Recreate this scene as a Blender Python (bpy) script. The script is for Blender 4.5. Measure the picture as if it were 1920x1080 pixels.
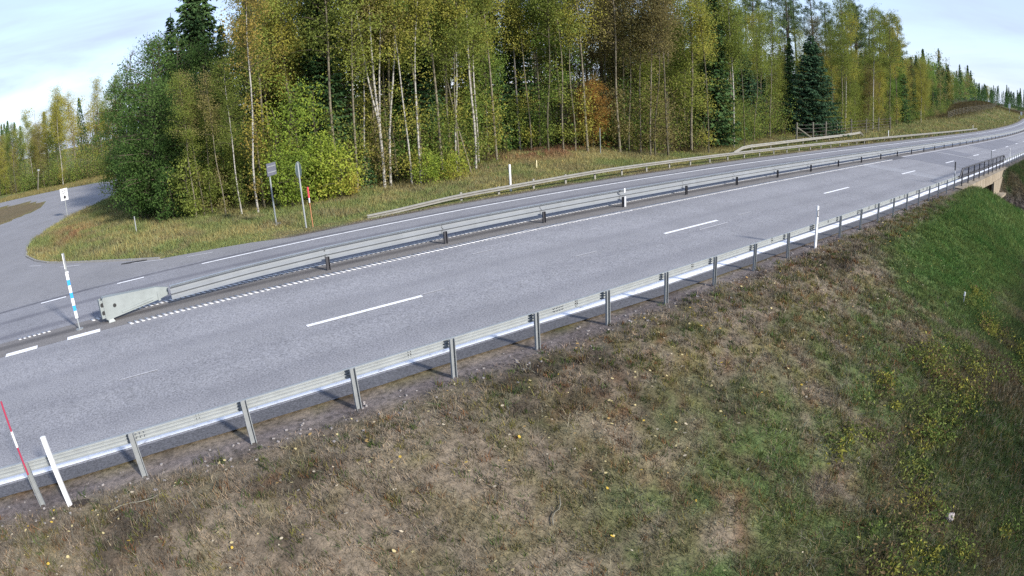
import bpy, bmesh, math, random
import numpy as np
from mathutils import Vector, Matrix

for _o in list(bpy.data.objects):
    bpy.data.objects.remove(_o)
SC = bpy.context.scene
COL = SC.collection
R = math.radians

# ------------------------------------------------------------------ camera
# a roadside camera with a wide, barrel-curved lens on a mast 4.9 m above the carriageway
CAM_Z = 4.8629
cd = bpy.data.cameras.new('road_camera')
cam = bpy.data.objects.new('road_camera', cd)
COL.objects.link(cam)
_R, _U, _F = (0.801988, -0.595429, -0.047747), (0.220007, 0.220122, 0.950338), (0.555349, 0.772665, -0.307534)
_M = Matrix(((_R[0], _U[0], -_F[0], 0), (_R[1], _U[1], -_F[1], 0), (_R[2], _U[2], -_F[2], CAM_Z), (0, 0, 0, 1)))
cam.matrix_world = _M
cd.type = 'PANO'
_t = cd if hasattr(cd, 'panorama_type') else cd.cycles
_t.panorama_type = 'FISHEYE_LENS_POLYNOMIAL'
_t.fisheye_fov = math.pi
_t.fisheye_polynomial_k0 = 0.0
for _i, _k in enumerate((0.04359209345786853, 0.00016692566510296685, -1.5450787812001032e-05, 6.592245763935279e-07)):
    setattr(_t, 'fisheye_polynomial_k%d' % (_i + 1), -_k)
cd.sensor_width = 36
cd.sensor_height = 20.25
cd.clip_start = 0.05
cd.clip_end = 6000
SC.camera = cam
SC.render.engine = 'CYCLES'
SC.cycles.max_bounces = 5
SC.cycles.diffuse_bounces = 2
SC.cycles.glossy_bounces = 2
SC.cycles.transmission_bounces = 2
SC.cycles.transparent_max_bounces = 4
SC.cycles.use_denoising = False
SC.view_settings.view_transform = 'Standard'
SC.view_settings.look = 'None'
SC.view_settings.gamma = 1
SC.view_settings.use_curve_mapping = False
SC.view_settings.exposure = 2.08

# ------------------------------------------------------------------ light
SUN_EL = R(26.5)
SUN_DIR = Vector((0.30, -0.955, 0)).normalized()          # towards the sun, seen from above
sd = Vector((SUN_DIR.x * math.cos(SUN_EL), SUN_DIR.y * math.cos(SUN_EL), math.sin(SUN_EL)))
sl = bpy.data.lights.new('sun', 'SUN')
sl.energy = 1.75
sl.angle = R(5)
sl.color = (1.0, 0.94, 0.86)
so = bpy.data.objects.new('sun', sl)
so.rotation_euler = sd.to_track_quat('Z', 'Y').to_euler()
so.location = (20, -40, 60)
COL.objects.link(so)

W = bpy.data.worlds.new('World')
SC.world = W
W.use_nodes = True
nt = W.node_tree
N, LK = nt.nodes, nt.links
bg = N['Background']
sky = N.new('ShaderNodeTexSky')
sky.sky_type = 'NISHITA'
sky.sun_disc = False
sky.sun_elevation = SUN_EL
sky.sun_rotation = math.atan2(SUN_DIR.x, SUN_DIR.y)
sky.air_density = 1.0
sky.dust_density = 0.4
sky.ozone_density = 1.6
tc = N.new('ShaderNodeTexCoord')
mp = N.new('ShaderNodeMapping')
mp.inputs['Scale'].default_value = (1.0, 1.0, 5.5)
mp.inputs['Rotation'].default_value = (R(8), R(-5), R(20))
ns = N.new('ShaderNodeTexNoise')
ns.inputs['Scale'].default_value = 2.6
ns.inputs['Detail'].default_value = 7
ns.inputs['Roughness'].default_value = 0.55
ns.inputs['Distortion'].default_value = 0.5
cr = N.new('ShaderNodeMapRange')
cr.inputs['From Min'].default_value = 0.36
cr.inputs['From Max'].default_value = 0.66
cr.inputs['To Min'].default_value = 0.62
cr.inputs['To Max'].default_value = 0.98
mx = N.new('ShaderNodeMix')
mx.data_type = 'RGBA'
mx.inputs['B'].default_value = (2.22, 2.66, 3.86, 1)            # thin bright high cloud
LK.new(tc.outputs['Generated'], mp.inputs['Vector'])
LK.new(mp.outputs[0], ns.inputs['Vector'])
LK.new(ns.outputs['Fac'], cr.inputs['Value'])
LK.new(cr.outputs[0], mx.inputs['Factor'])
LK.new(sky.outputs[0], mx.inputs['A'])
LK.new(mx.outputs['Result'], bg.inputs['Color'])
bg.inputs['Strength'].default_value = 0.068

# ------------------------------------------------------------------ helpers
def tag(o, label=None, cat=None, group=None, kind=None):
    if label: o['label'] = label
    if cat: o['category'] = cat
    if group: o['group'] = group
    if kind: o['kind'] = kind
    return o

def link(name, me, mats=(), parent=None):
    o = bpy.data.objects.new(name, me)
    COL.objects.link(o)
    for m in mats:
        me.materials.append(m)
    if parent is not None:
        o.parent = parent
    return o

def empty(name, loc=(0, 0, 0), rz=0.0):
    o = bpy.data.objects.new(name, None)
    o.location = loc
    o.rotation_euler = (0, 0, rz)
    o.empty_display_size = 0.3
    COL.objects.link(o)
    return o

def np_mesh(name, V, Fc, smooth=False, col=None, rnd=None, midx=None):
    """V (n,3), Fc (m,k) of one face size"""
    V = np.asarray(V, np.float32); Fc = np.asarray(Fc, np.int32)
    me = bpy.data.meshes.new(name)
    m, k = Fc.shape
    me.vertices.add(len(V)); me.vertices.foreach_set('co', V.ravel())
    me.loops.add(m * k); me.loops.foreach_set('vertex_index', Fc.ravel())
    me.polygons.add(m)
    me.polygons.foreach_set('loop_start', np.arange(0, m * k, k, dtype=np.int32))
    if smooth:
        me.polygons.foreach_set('use_smooth', np.ones(m, bool))
    if midx is not None:
        me.polygons.foreach_set('material_index', np.asarray(midx, np.int32))
    if col is not None:
        a = me.color_attributes.new('Col', 'FLOAT_COLOR', 'POINT')
        c = np.ones((len(V), 4), np.float32); c[:, :3] = col
        a.data.foreach_set('color', c.ravel())
    if rnd is not None:
        a = me.attributes.new('rnd', 'FLOAT', 'POINT')
        a.data.foreach_set('value', np.asarray(rnd, np.float32).ravel())
    me.update(calc_edges=True)
    return me

class MB:
    """collects shapes that become ONE mesh"""
    def __init__(s): s.v = []; s.f = []
    def add(s, vs, fs):
        n = len(s.v); s.v += [tuple(p) for p in vs]; s.f += [tuple(i + n for i in q) for q in fs]
    def box(s, c, size, rot=None):
        x, y, z = (q / 2 for q in size)
        vs = [Vector((i * x, j * y, k * z)) for k in (-1, 1) for j in (-1, 1) for i in (-1, 1)]
        if rot is not None: vs = [rot @ p for p in vs]
        s.add([p + Vector(c) for p in vs], [(0, 2, 3, 1), (4, 5, 7, 6), (0, 1, 5, 4), (2, 6, 7, 3), (0, 4, 6, 2), (1, 3, 7, 5)])
    def tube(s, pts, rad, n=6, cap=True):
        pts = [Vector(p) for p in pts]
        if not hasattr(rad, '__len__'): rad = [rad] * len(pts)
        rings = []
        for i, p in enumerate(pts):
            d = (pts[min(i + 1, len(pts) - 1)] - pts[max(i - 1, 0)]).normalized()
            a = d.cross(Vector((0, 0, 1)))
            if a.length < .05: a = d.cross(Vector((1, 0, 0)))
            a.normalize(); b = d.cross(a)
            rings.append([p + (a * math.cos(2 * math.pi * k / n) + b * math.sin(2 * math.pi * k / n)) * rad[i] for k in range(n)])
        vs = [q for r_ in rings for q in r_]
        fs = [(i * n + k, i * n + (k + 1) % n, (i + 1) * n + (k + 1) % n, (i + 1) * n + k) for i in range(len(pts) - 1) for k in range(n)]
        if cap: fs += [tuple(range(n - 1, -1, -1)), tuple((len(pts) - 1) * n + k for k in range(n))]
        s.add(vs, fs)
    def prism(s, prof, a, b, axis_u, axis_v):
        """closed profile (u,v) swept straight from a to b"""
        a, b, U_, V_ = Vector(a), Vector(b), Vector(axis_u), Vector(axis_v)
        n = len(prof)
        vs = [a + U_ * p[0] + V_ * p[1] for p in prof] + [b + U_ * p[0] + V_ * p[1] for p in prof]
        fs = [(k, (k + 1) % n, n + (k + 1) % n, n + k) for k in range(n)] + [tuple(range(n - 1, -1, -1)), tuple(range(n, 2 * n))]
        s.add(vs, fs)
    def build(s, name, mat, parent=None, smooth=False):
        me = bpy.data.meshes.new(name)
        me.from_pydata(s.v, [], s.f)
        bm = bmesh.new(); bm.from_mesh(me); bmesh.ops.recalc_face_normals(bm, faces=bm.faces); bm.to_mesh(me); bm.free()
        if smooth:
            me.polygons.foreach_set('use_smooth', [True] * len(me.polygons))
        return link(name, me, [mat] if mat else [], parent)

def copy_tree(src, loc=None, rz=None, scale=None):
    r = src.copy(); COL.objects.link(r)
    if loc is not None: r.location = loc
    if rz is not None: r.rotation_euler = (0, 0, rz)
    if scale is not None: r.scale = (scale,) * 3 if not hasattr(scale, '__len__') else scale
    for ch in list(src.children):
        c = ch.copy(); COL.objects.link(c); c.parent = r
        for g in ch.children:
            d = g.copy(); COL.objects.link(d); d.parent = c
    return r

# ------------------------------------------------------------------ materials
def newmat(name):
    m = bpy.data.materials.new(name); m.use_nodes = True
    t = m.node_tree; b = t.nodes['Principled BSDF']
    return m, t, b

def nd(t, typ, **kw):
    n = t.nodes.new(typ)
    for k, v in kw.items():
        if k.startswith('i_'):
            n.inputs[k[2:].replace('_', ' ')].default_value = v
        else: setattr(n, k, v)
    return n

def noise(t, scale, detail=4, rough=.55, vec=None, dist=0.0):
    n = nd(t, 'ShaderNodeTexNoise'); n.inputs['Scale'].default_value = scale
    n.inputs['Detail'].default_value = detail; n.inputs['Roughness'].default_value = rough
    n.inputs['Distortion'].default_value = dist
    if vec is not None: t.links.new(vec, n.inputs['Vector'])
    return n.outputs['Fac']

def ramp(t, fac, stops):
    r = nd(t, 'ShaderNodeValToRGB')
    e = r.color_ramp.elements
    while len(e) < len(stops): e.new(.5)
    for i, (p, c) in enumerate(stops):
        e[i].position = p; e[i].color = (c[0], c[1], c[2], 1) if hasattr(c, '__len__') else (c, c, c, 1)
    t.links.new(fac, r.inputs['Fac'])
    return r.outputs['Color']

def mixc(t, fac, a, b, blend='MIX'):
    m = nd(t, 'ShaderNodeMix'); m.data_type = 'RGBA'; m.blend_type = blend
    for s, v in (('Factor', fac), ('A', a), ('B', b)):
        if isinstance(v, bpy.types.NodeSocket): t.links.new(v, m.inputs[s])
        elif s == 'Factor': m.inputs[s].default_value = v
        else: m.inputs[s].default_value = (v[0], v[1], v[2], 1)
    return m.outputs['Result']

def math_(t, op, a, b=None, c=None):
    m = nd(t, 'ShaderNodeMath'); m.operation = op
    for i, v in enumerate((a, b, c)):
        if v is None: continue
        if isinstance(v, bpy.types.NodeSocket): t.links.new(v, m.inputs[i])
        else: m.inputs[i].default_value = v
    return m.outputs[0]

def pos(t):
    return nd(t, 'ShaderNodeNewGeometry').outputs['Position']

def bump(t, b, h, strength, dist=.02):
    n = nd(t, 'ShaderNodeBump'); n.inputs['Strength'].default_value = strength; n.inputs['Distance'].default_value = dist
    t.links.new(h, n.inputs['Height']); t.links.new(n.outputs[0], b.inputs['Normal'])

def asphalt(name, lo, hi, tint=(1, 1, 1), tracks=None, speck=1.0):
    m, t, b = newmat(name)
    P = pos(t)
    f1 = noise(t, 26, 3, .7, P); f2 = noise(t, .35, 4, .6, P); f3 = noise(t, 3.0, 4, .6, P)
    c = ramp(t, f1, [(.30, [lo * q * .62 for q in tint]), (.5, [.5 * (lo + hi) * q for q in tint]), (.72, [hi * q * 1.25 for q in tint])])
    c = mixc(t, .55, c, ramp(t, f2, [(.3, [.82] * 3), (.7, [1.12] * 3)]), 'MULTIPLY')
    c = mixc(t, .6, c, ramp(t, f3, [(.3, [.90, .90, .92]), (.7, [1.08, 1.07, 1.06])]), 'MULTIPLY')
    if tracks:
        sp = nd(t, 'ShaderNodeSeparateXYZ'); t.links.new(P, sp.inputs[0])
        X_ = math_(t, 'MULTIPLY', sp.outputs['X'], .01)
        X_ = math_(t, 'MAXIMUM', X_, 0.0)
        x2 = math_(t, 'MULTIPLY', X_, X_); x3 = math_(t, 'MULTIPLY', x2, X_)
        L = math_(t, 'ADD', math_(t, 'SUBTRACT', sp.outputs['Y'], math_(t, 'MULTIPLY', x3, .4699)), math_(t, 'MULTIPLY', x2, .1146))
        wob = math_(t, 'MULTIPLY_ADD', noise(t, .12, 3, .5, P), .5, -.25)
        L = math_(t, 'ADD', L, wob)
        for y0, w, col in tracks:
            d = math_(t, 'ABSOLUTE', math_(t, 'SUBTRACT', L, y0))
            mr = nd(t, 'ShaderNodeMapRange'); mr.interpolation_type = 'SMOOTHSTEP'
            t.links.new(d, mr.inputs['Value'])
            mr.inputs['From Min'].default_value = w; mr.inputs['From Max'].default_value = w * .15
            k = math_(t, 'MULTIPLY', mr.outputs[0], math_(t, 'MULTIPLY_ADD', noise(t, .8, 4, .6, P), .9, .3))
            k = math_(t, 'MINIMUM', k, 1.0)
            c = mixc(t, k, c, mixc(t, 1.0, c, col, 'MULTIPLY'))
    t.links.new(c, b.inputs['Base Color'])
    b.inputs['Roughness'].default_value = .88
    b.inputs['Specular IOR Level'].default_value = .3
    bump(t, b, f1, .35, .01)
    return m

def plain(name, col, rough=.5, metal=0.0, var=.15, scale=6, spec=.5):
    m, t, b = newmat(name)
    P = nd(t, 'ShaderNodeTexCoord').outputs['Object']
    f = noise(t, scale, 5, .65, P)
    c = ramp(t, f, [(.25, [q * (1 - var) for q in col]), (.75, [min(1, q * (1 + var)) for q in col])])
    t.links.new(c, b.inputs['Base Color'])
    b.inputs['Roughness'].default_value = rough
    b.inputs['Metallic'].default_value = metal
    b.inputs['Specular IOR Level'].default_value = spec
    return m

def leafmat(name, cols, bright=1.0, trans=.35):
    """foliage: per-leaf and per-tree colour, light passes through the leaves"""
    m, t, b = newmat(name)
    t.nodes.remove(b)
    at = nd(t, 'ShaderNodeAttribute'); at.attribute_name = 'rnd'
    oi = nd(t, 'ShaderNodeObjectInfo')
    P = pos(t)
    n1 = noise(t, .55, 3, .6, P)
    f = math_(t, 'ADD', math_(t, 'MULTIPLY', at.outputs['Fac'], .42), math_(t, 'MULTIPLY', n1, .62))
    f = math_(t, 'ADD', f, math_(t, 'MULTIPLY_ADD', oi.outputs['Random'], .40, -.22))
    st = [(i / (len(cols) - 1) * .76 + .12, [q * bright for q in c]) for i, c in enumerate(cols)]
    c = ramp(t, f, st)
    d = nd(t, 'ShaderNodeBsdfDiffuse'); tr = nd(t, 'ShaderNodeBsdfTranslucent'); ms = nd(t, 'ShaderNodeMixShader')
    t.links.new(c, d.inputs['Color']); t.links.new(c, tr.inputs['Color'])
    ms.inputs[0].default_value = trans
    t.links.new(d.outputs[0], ms.inputs[1]); t.links.new(tr.outputs[0], ms.inputs[2])
    t.links.new(ms.outputs[0], t.nodes['Material Output'].inputs['Surface'])
    return m

def vcolmat(name, trans=.25, mul=1.0):
    m, t, b = newmat(name)
    t.nodes.remove(b)
    at = nd(t, 'ShaderNodeAttribute'); at.attribute_name = 'Col'
    d = nd(t, 'ShaderNodeBsdfDiffuse'); tr = nd(t, 'ShaderNodeBsdfTranslucent'); ms = nd(t, 'ShaderNodeMixShader')
    t.links.new(at.outputs['Color'], d.inputs['Color']); t.links.new(at.outputs['Color'], tr.inputs['Color'])
    ms.inputs[0].default_value = trans
    t.links.new(d.outputs[0], ms.inputs[1]); t.links.new(tr.outputs[0], ms.inputs[2])
    t.links.new(ms.outputs[0], t.nodes['Material Output'].inputs['Surface'])
    return m

def barkmat(name, light, dark, scale=(3, 3, 14), lo=.42, hi=.58):
    m, t, b = newmat(name)
    tcx = nd(t, 'ShaderNodeTexCoord').outputs['Object']
    mpp = nd(t, 'ShaderNodeMapping'); mpp.inputs['Scale'].default_value = scale
    t.links.new(tcx, mpp.inputs['Vector'])
    f = noise(t, 1.0, 5, .7, mpp.outputs[0])
    c = ramp(t, f, [(lo, dark), (hi, light)])
    t.links.new(c, b.inputs['Base Color']); b.inputs['Roughness'].default_value = .85
    b.inputs['Specular IOR Level'].default_value = .2
    return m

M = {}
# ------------------------------------------------------------------ the lie of the land
def sstep(x,a,b):
    t=np.clip((x-a)/(b-a),0,1);return t*t*(3-2*t)
def bend(X):
    t=np.clip(X,-60,230)/100.;y=np.where(X>0,-.1146*t*t+.4699*t**3,0*t)
    return y+np.where(X>230,(X-230)*.05,0)
def road_z(X):
    t=np.clip(X,-60,230)/100.
    return -.0316*t+.1052*t*t+.2391*np.where(t>0,t**3,0)+np.where(X>230,(X-230)*.012,0)
def lattice(ix,iy,seed):
    h=(ix*374761393+iy*668265263+seed*974634777)&0x7fffffff
    h=((h^(h>>13))*1274126177)&0x7fffffff
    return ((h^(h>>16))&0xffff)/65535.
def vnoise(x,y,seed=0):
    x=np.asarray(x,float);y=np.asarray(y,float)
    ix=np.floor(x).astype(np.int64);iy=np.floor(y).astype(np.int64);fx=x-ix;fy=y-iy
    fx=fx*fx*(3-2*fx);fy=fy*fy*(3-2*fy)
    a=lattice(ix,iy,seed);b=lattice(ix+1,iy,seed);c=lattice(ix,iy+1,seed);d=lattice(ix+1,iy+1,seed)
    return (a*(1-fx)+b*fx)*(1-fy)+(c*(1-fx)+d*fx)*fy
def fbm(x,y,seed=0,o=4):
    s=0;a=.5
    for i in range(o): s=s+a*vnoise(x*2**i,y*2**i,seed+i*7);a*=.5
    return s/(1-.5**o)
def terrain(X,Y,bump=True):
    X=np.asarray(X,float);Y=np.asarray(Y,float)
    L=Y-bend(X)
    base=road_z(X)-.0124*np.clip(abs(L-17.44),0,8)
    z=base-.035
    d=np.clip(8.3-L,0,None);d=np.where(d<1,d*d/2,d-.5)
    s=.31+.27*sstep(X,14,40)
    zn=-s*d
    fl=-3.1-.3*sstep(X,25,50)
    zn=np.maximum(zn,fl)
    zn=zn+ (-.35*np.exp(-((L-8.55)/.0001)**2)*0)
    near=L<9.3
    # underpass valley
    av=np.abs(X-48.0-.75*np.clip(9-L,0,99))
    vz=-3.1+np.clip(av-2.9,0,None)*.62
    under=(L>8.7)&(L<25)
    z=np.where(near,z+zn,z)
    z=np.where(near&(L<8.9)&(av<12),np.minimum(z,np.maximum(vz,-3.1)),z)
    z=np.where((L>=8.9)&(L<23.8)&(av<3.6),-3.1,z)
    # beyond the stream the bank stays higher
    z=np.where(near,z+1.4*sstep(X,56,75)*sstep(d,.5,3),z)
    # far side
    far=L>23.6
    f=L-23.6
    sw=-.22*sstep(f,.3,3.5)*sstep(X,6,16)+.35*sstep(f,4.5,12)*sstep(X,6,16)
    sw=sw+.55*np.exp(-((X-29)/7)**2-((L-34)/4)**2)
    sw=sw+2.6*np.exp(-((X-235)/45)**2-((L-41)/9)**2)+1.0*sstep(X,150,300)*sstep(f,3,12)
    z=np.where(far,z+sw,z)
    if bump:
        n=fbm(X*1.1,Y*1.1,3)-.5
        z=z+np.where(L<8.6,.10*n*sstep(8.6-L,0,1.5),0)+np.where(far,.18*n*sstep(f,.5,3)*sstep(X,4,9),0)
        n2=fbm(X*.25,Y*.25,11)-.5
        z=z+np.where(L<8,.25*n2*sstep(8-L,0,3),0)
    return z

def gz(x, y, bump=False):
    return float(terrain(np.array([x]), np.array([y]), bump)[0])

def P3(X, L, dz=0.0):
    """a point on the road, L metres to the left of the camera's mast across the road"""
    return (float(X), float(L + bend(np.array(float(X)))), float(road_z(np.array(float(X))) - .0124 * min(abs(L - 17.44), 8)) + dz)

def in_poly(x, y, poly):
    x = np.asarray(x); y = np.asarray(y); c = np.zeros(np.broadcast(x, y).shape, bool)
    n = len(poly)
    for i in range(n):
        x0, y0 = poly[i]; x1, y1 = poly[(i + 1) % n]
        if y0 == y1: continue
        k = ((y0 > y) != (y1 > y)) & (x < (x1 - x0) * (y - y0) / (y1 - y0) + x0)
        c ^= k
    return c

def lerp3(a, b, k):
    k = np.asarray(k)[..., None]
    return np.asarray(a) * (1 - k) + np.asarray(b) * k

def ground_colour(X, Y, seed=0):
    """what grows and lies where: brown dry verge, green bank, straw-yellow far verge, gravel shoulders"""
    L = Y - bend(X)
    n1 = fbm(X * .45, Y * .45, 21); n2 = fbm(X * 1.6, Y * 1.6, 33); n3 = fbm(X * .16, Y * .16, 45)
    n4 = fbm(X * .9, Y * .9, 57)
    n5 = fbm(X * 4.2, Y * 4.2, 61, 3); n6 = fbm(X * 2.6 + 9, Y * 2.6, 67, 3)
    brown = lerp3((.185, .152, .110), (.128, .105, .078), np.clip(n2 * 2.4 - .7, 0, 1))
    brown = lerp3(brown, (.118, .108, .040), sstep(n6, .52, .68) * (.35 + .35 * sstep(X, 2, 10)))
    brown = lerp3(brown, (.125, .070, .036), sstep(n5, .60, .72) * sstep(n1, .42, .6) * .8)
    brown = lerp3(brown, (.042, .034, .026), sstep(n4, .55, .70) * .75)
    brown = lerp3(brown, (.062, .072, .028), sstep(fbm(X * 1.2 + 3, Y * 1.2, 83), .56, .68) * .55 * sstep(X, 1, 8))
    green = lerp3((.066, .100, .034), (.096, .118, .044), np.clip(n2 * 2 - .5, 0, 1))
    green = lerp3(green, (.085, .070, .042), sstep(n5, .56, .70) * .8)
    vivid = lerp3((.054, .104, .028), (.082, .116, .036), np.clip(n2 * 2 - .5, 0, 1))
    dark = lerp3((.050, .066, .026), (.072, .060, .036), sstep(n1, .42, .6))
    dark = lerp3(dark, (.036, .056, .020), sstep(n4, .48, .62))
    edge = np.interp(X, [0, 4, 7, 11, 14, 17, 20, 26], [4.0, 4.7, 5.3, 5.6, 6.1, 6.9, 7.6, 8.6]) + (n1 - .5) * 2.2 + (n2 - .5) * 1.8
    g = sstep(edge - L, -1.0, 1.2)
    near = lerp3(brown, green, g * sstep(n4, .28, .50))
    v = sstep(X + (n1 - .5) * 8, 15, 24) * (1 - sstep(X, 44, 50)) * sstep(8.5 - .12 * np.clip(30 - X, 0, 15) - L + (n2 - .5) * 1.2, -.3, 1.0) * sstep(L, 2.0, 4.2)
    near = lerp3(near, vivid, v * .95)
    dk = np.maximum(sstep(2.9 + (n3 - .5) * 3 - L, -.8, 1.4), sstep(X, 48, 54) * .9)  # lower bank darkened in colour for its shade; far bank is dark green itself
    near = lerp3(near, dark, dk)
    gravel = lerp3((.165, .145, .140), (.105, .090, .086), np.clip(n2 * 2.2 - .6, 0, 1))
    gw = sstep(L, 8.55, 9.15) + (n2 - .5) * 1.1 * sstep(L, 8.0, 8.8)
    near = lerp3(near, gravel, np.clip(gw, 0, 1) * (L < 9.6))
    straw = lerp3((.185, .168, .072), (.122, .140, .052), sstep(n1, .35, .62))
    straw = lerp3(straw, (.140, .120, .065), sstep(n4, .5, .68) * .7)
    redm = np.exp(-((X - 27.5) / 3.6) ** 2 - ((L - 34) / 2.2) ** 2) * 1.4 + .9 * np.exp(-((X + 2.6) / 1.2) ** 2 - ((Y - 38) / 3.5) ** 2)
    straw = lerp3(straw, (.165, .088, .052), np.clip(redm * sstep(n2, .3, .5), 0, 1))
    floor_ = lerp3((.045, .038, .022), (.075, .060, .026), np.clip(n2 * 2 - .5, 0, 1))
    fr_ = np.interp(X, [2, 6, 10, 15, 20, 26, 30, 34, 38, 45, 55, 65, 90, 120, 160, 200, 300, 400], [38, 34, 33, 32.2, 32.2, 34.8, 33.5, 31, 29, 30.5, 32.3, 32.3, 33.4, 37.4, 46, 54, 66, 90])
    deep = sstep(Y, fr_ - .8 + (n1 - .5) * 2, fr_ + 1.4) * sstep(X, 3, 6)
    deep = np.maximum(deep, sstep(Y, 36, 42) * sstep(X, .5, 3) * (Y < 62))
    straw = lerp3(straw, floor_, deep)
    fg = 1 - sstep(L, 23.5, 24.2)
    straw = lerp3(straw, gravel * .95, fg * (X > 4))
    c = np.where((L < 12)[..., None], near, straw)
    av = np.abs(X - 48.0 - .75 * np.clip(9 - L, 0, 99))
    sx = X - 48.0 - .75 * np.clip(9 - L, 0, 99)
    st = (1 - sstep(-sx, 2.2, 3.4)) * (1 - sstep(sx, 4.2, 6.0)) * (L < 24) * (L > -40)
    c = lerp3(c, lerp3((.040, .034, .030), (.13, .11, .095), sstep(n5, .4, .62)), st)
    return c

# asphalt of the lay-by road that joins on the left
WEDGE = [(5.2, 24.15), (4.37, 24.35), (3.0, 24.6), (1.58, 24.93), (.51, 25.88), (-.64, 27.01), (-2.46, 28.78), (-3.6, 30.1), (-4.45, 31.6), (-5.24, 33.78), (-5.62, 37),
         (-5.45, 40.08), (-4.78, 43.17), (-3.53, 47.18), (-2.2, 50.13), (-.6, 53.5), (1.2, 58), (4.5, 64), (10, 69), (24, 72)]
OUTER = [(24, 78), (8, 76.5), (.26, 74.6), (-3.73, 77.6), (-7.41, 80.0), (-10.5, 81.6), (-15.42, 84.2), (-24, 88), (-60, 96)]
SIDE = [(9.0, 22.6)] + WEDGE + OUTER + [(-70, 96), (-70, 22.6)]
ISLAND = [(-24, 82), (-13.36, 74.5), (-11.65, 72.6), (-9.69, 70.2), (-8.22, 67.6), (-7.05, 64.52), (-7.16, 60.47), (-7.73, 59.03), (-9.18, 56.7), (-10.53, 54.92), (-24, 44)]

def build_ground():
    xs = np.concatenate([np.arange(-400, -60, 34), np.arange(-60, -9, 1.7), np.arange(-9, 62, .28), np.arange(62, 130, 1.1), np.arange(130, 320, 4), np.arange(320, 1500, 70)])
    ls = np.concatenate([np.arange(-300, -12, 18), np.arange(-12, -3, 1.0), np.arange(-3, 9.2, .22), [9.25, 9.6, 11, 13, 17.44, 20, 22.6, 23.0], np.arange(23.3, 38, .35),
                         np.arange(38, 62, 1.1), np.arange(62, 110, 3), np.arange(110, 900, 50)])
    # keep the abutment faces upright: two grid lines close together on either side
    xs = np.unique(np.concatenate([xs, [44.36, 44.42, 51.58, 51.64]]))
    ls = np.unique(np.concatenate([ls, [8.86, 8.92, 23.78, 23.84]]))
    XX, LL = np.meshgrid(xs, ls, indexing='ij')
    YY = LL + bend(XX)
    ZZ = terrain(XX, YY)
    ins = in_poly(XX, YY, SIDE) & (YY > 22) & (XX < 20)
    isl = in_poly(XX, YY, ISLAND)
    ZZ = np.where(ins, np.minimum(ZZ, -.15), ZZ)
    ZZ = np.where(isl, -.02, ZZ)
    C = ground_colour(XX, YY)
    C = np.where(isl[..., None], lerp3((.15, .115, .07), (.11, .095, .05), fbm(XX, YY, 5)), C)
    nx, ny = XX.shape
    V = np.stack([XX, YY, ZZ], -1).reshape(-1, 3)
    i = np.arange(nx - 1)[:, None] * ny + np.arange(ny - 1)[None]
    Fc = np.stack([i, i + ny, i + ny + 1, i + 1], -1).reshape(-1, 4)
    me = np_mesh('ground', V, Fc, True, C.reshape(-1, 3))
    m, t, b = newmat('soil_and_turf')
    at = nd(t, 'ShaderNodeAttribute'); at.attribute_name = 'Col'
    P = pos(t)
    f = noise(t, 9, 6, .75, P); f2 = noise(t, 45, 3, .7, P)
    c = mixc(t, .9, at.outputs['Color'], ramp(t, f, [(.34, [.40, .40, .36]), (.5, [.95, .95, .95]), (.66, [1.5, 1.45, 1.4])]), 'MULTIPLY')
    c = mixc(t, .7, c, ramp(t, f2, [(.3, [.6] * 3), (.7, [1.4] * 3)]), 'MULTIPLY')
    t.links.new(c, b.inputs['Base Color']); b.inputs['Roughness'].default_value = 1; b.inputs['Specular IOR Level'].default_value = .1
    bump(t, b, f, .6, .05)
    o = link('ground', me, [m]); tag(o, kind='structure')
    return o

def strip(name, mat, xs, l0, l1, dz, parent=None, nl=2):
    """a sheet lying on the road between two lateral lines; l0/l1 numbers or functions of X"""
    V = []; Fc = []
    for i, x in enumerate(xs):
        a = l0(x) if callable(l0) else l0; b_ = l1(x) if callable(l1) else l1
        for j in range(nl):
            V.append(P3(x, a + (b_ - a) * j / (nl - 1), dz))
        if i:
            for j in range(nl - 1):
                n = len(V)
                Fc.append((n - 2 * nl + j, n - nl + j, n - nl + j + 1, n - 2 * nl + j + 1))
    return link(name, np_mesh(name, V, Fc), [mat], parent)

def flatpoly(name, poly, z, mat, parent=None):
    bm = bmesh.new()
    f = bm.faces.new([bm.verts.new((x, y, z)) for x, y in poly])
    bmesh.ops.triangulate(bm, faces=[f])
    if sum(q.normal.z for q in bm.faces) < 0: bmesh.ops.reverse_faces(bm, faces=bm.faces)
    me = bpy.data.meshes.new(name); bm.to_mesh(me); bm.free()
    return link(name, me, [mat], parent)

build_ground()
DK = (.62, .62, .66)
M['asphalt_near'] = asphalt('asphalt_grey', .188, .278, (.972, .98, 1.03), [(11.4, .6, (.86, .86, .87)), (12.9, .35, (.91, .91, .92)), (15.2, .9, (1.07, 1.07, 1.07)), (14.4, .4, (.90, .90, .91)), (16.4, .4, (.88, .88, .89))])
M['asphalt_far'] = asphalt('asphalt_grey_worn', .178, .26, (.965, .975, 1.04), [(18.85, .42, DK), (20.75, .36, DK), (22.42, .22, (.42, .42, .45))])
M['asphalt_median'] = asphalt('asphalt_brownish', .130, .19, (1.05, 1.0, .96), [(17.72, .30, (.42, .42, .44))])
M['asphalt_side'] = asphalt('asphalt_pale', .175, .245, (.98, .98, 1.01))
M['asphalt_dark'] = asphalt('asphalt_shoulder', .075, .110, (.98, .99, 1.06))
M['patch_dark'] = asphalt('asphalt_patch_dark', .15, .21, (.96, .98, 1.08))
M['patch_light'] = asphalt('asphalt_patch_light', .22, .30, (.97, .99, 1.04))
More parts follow.
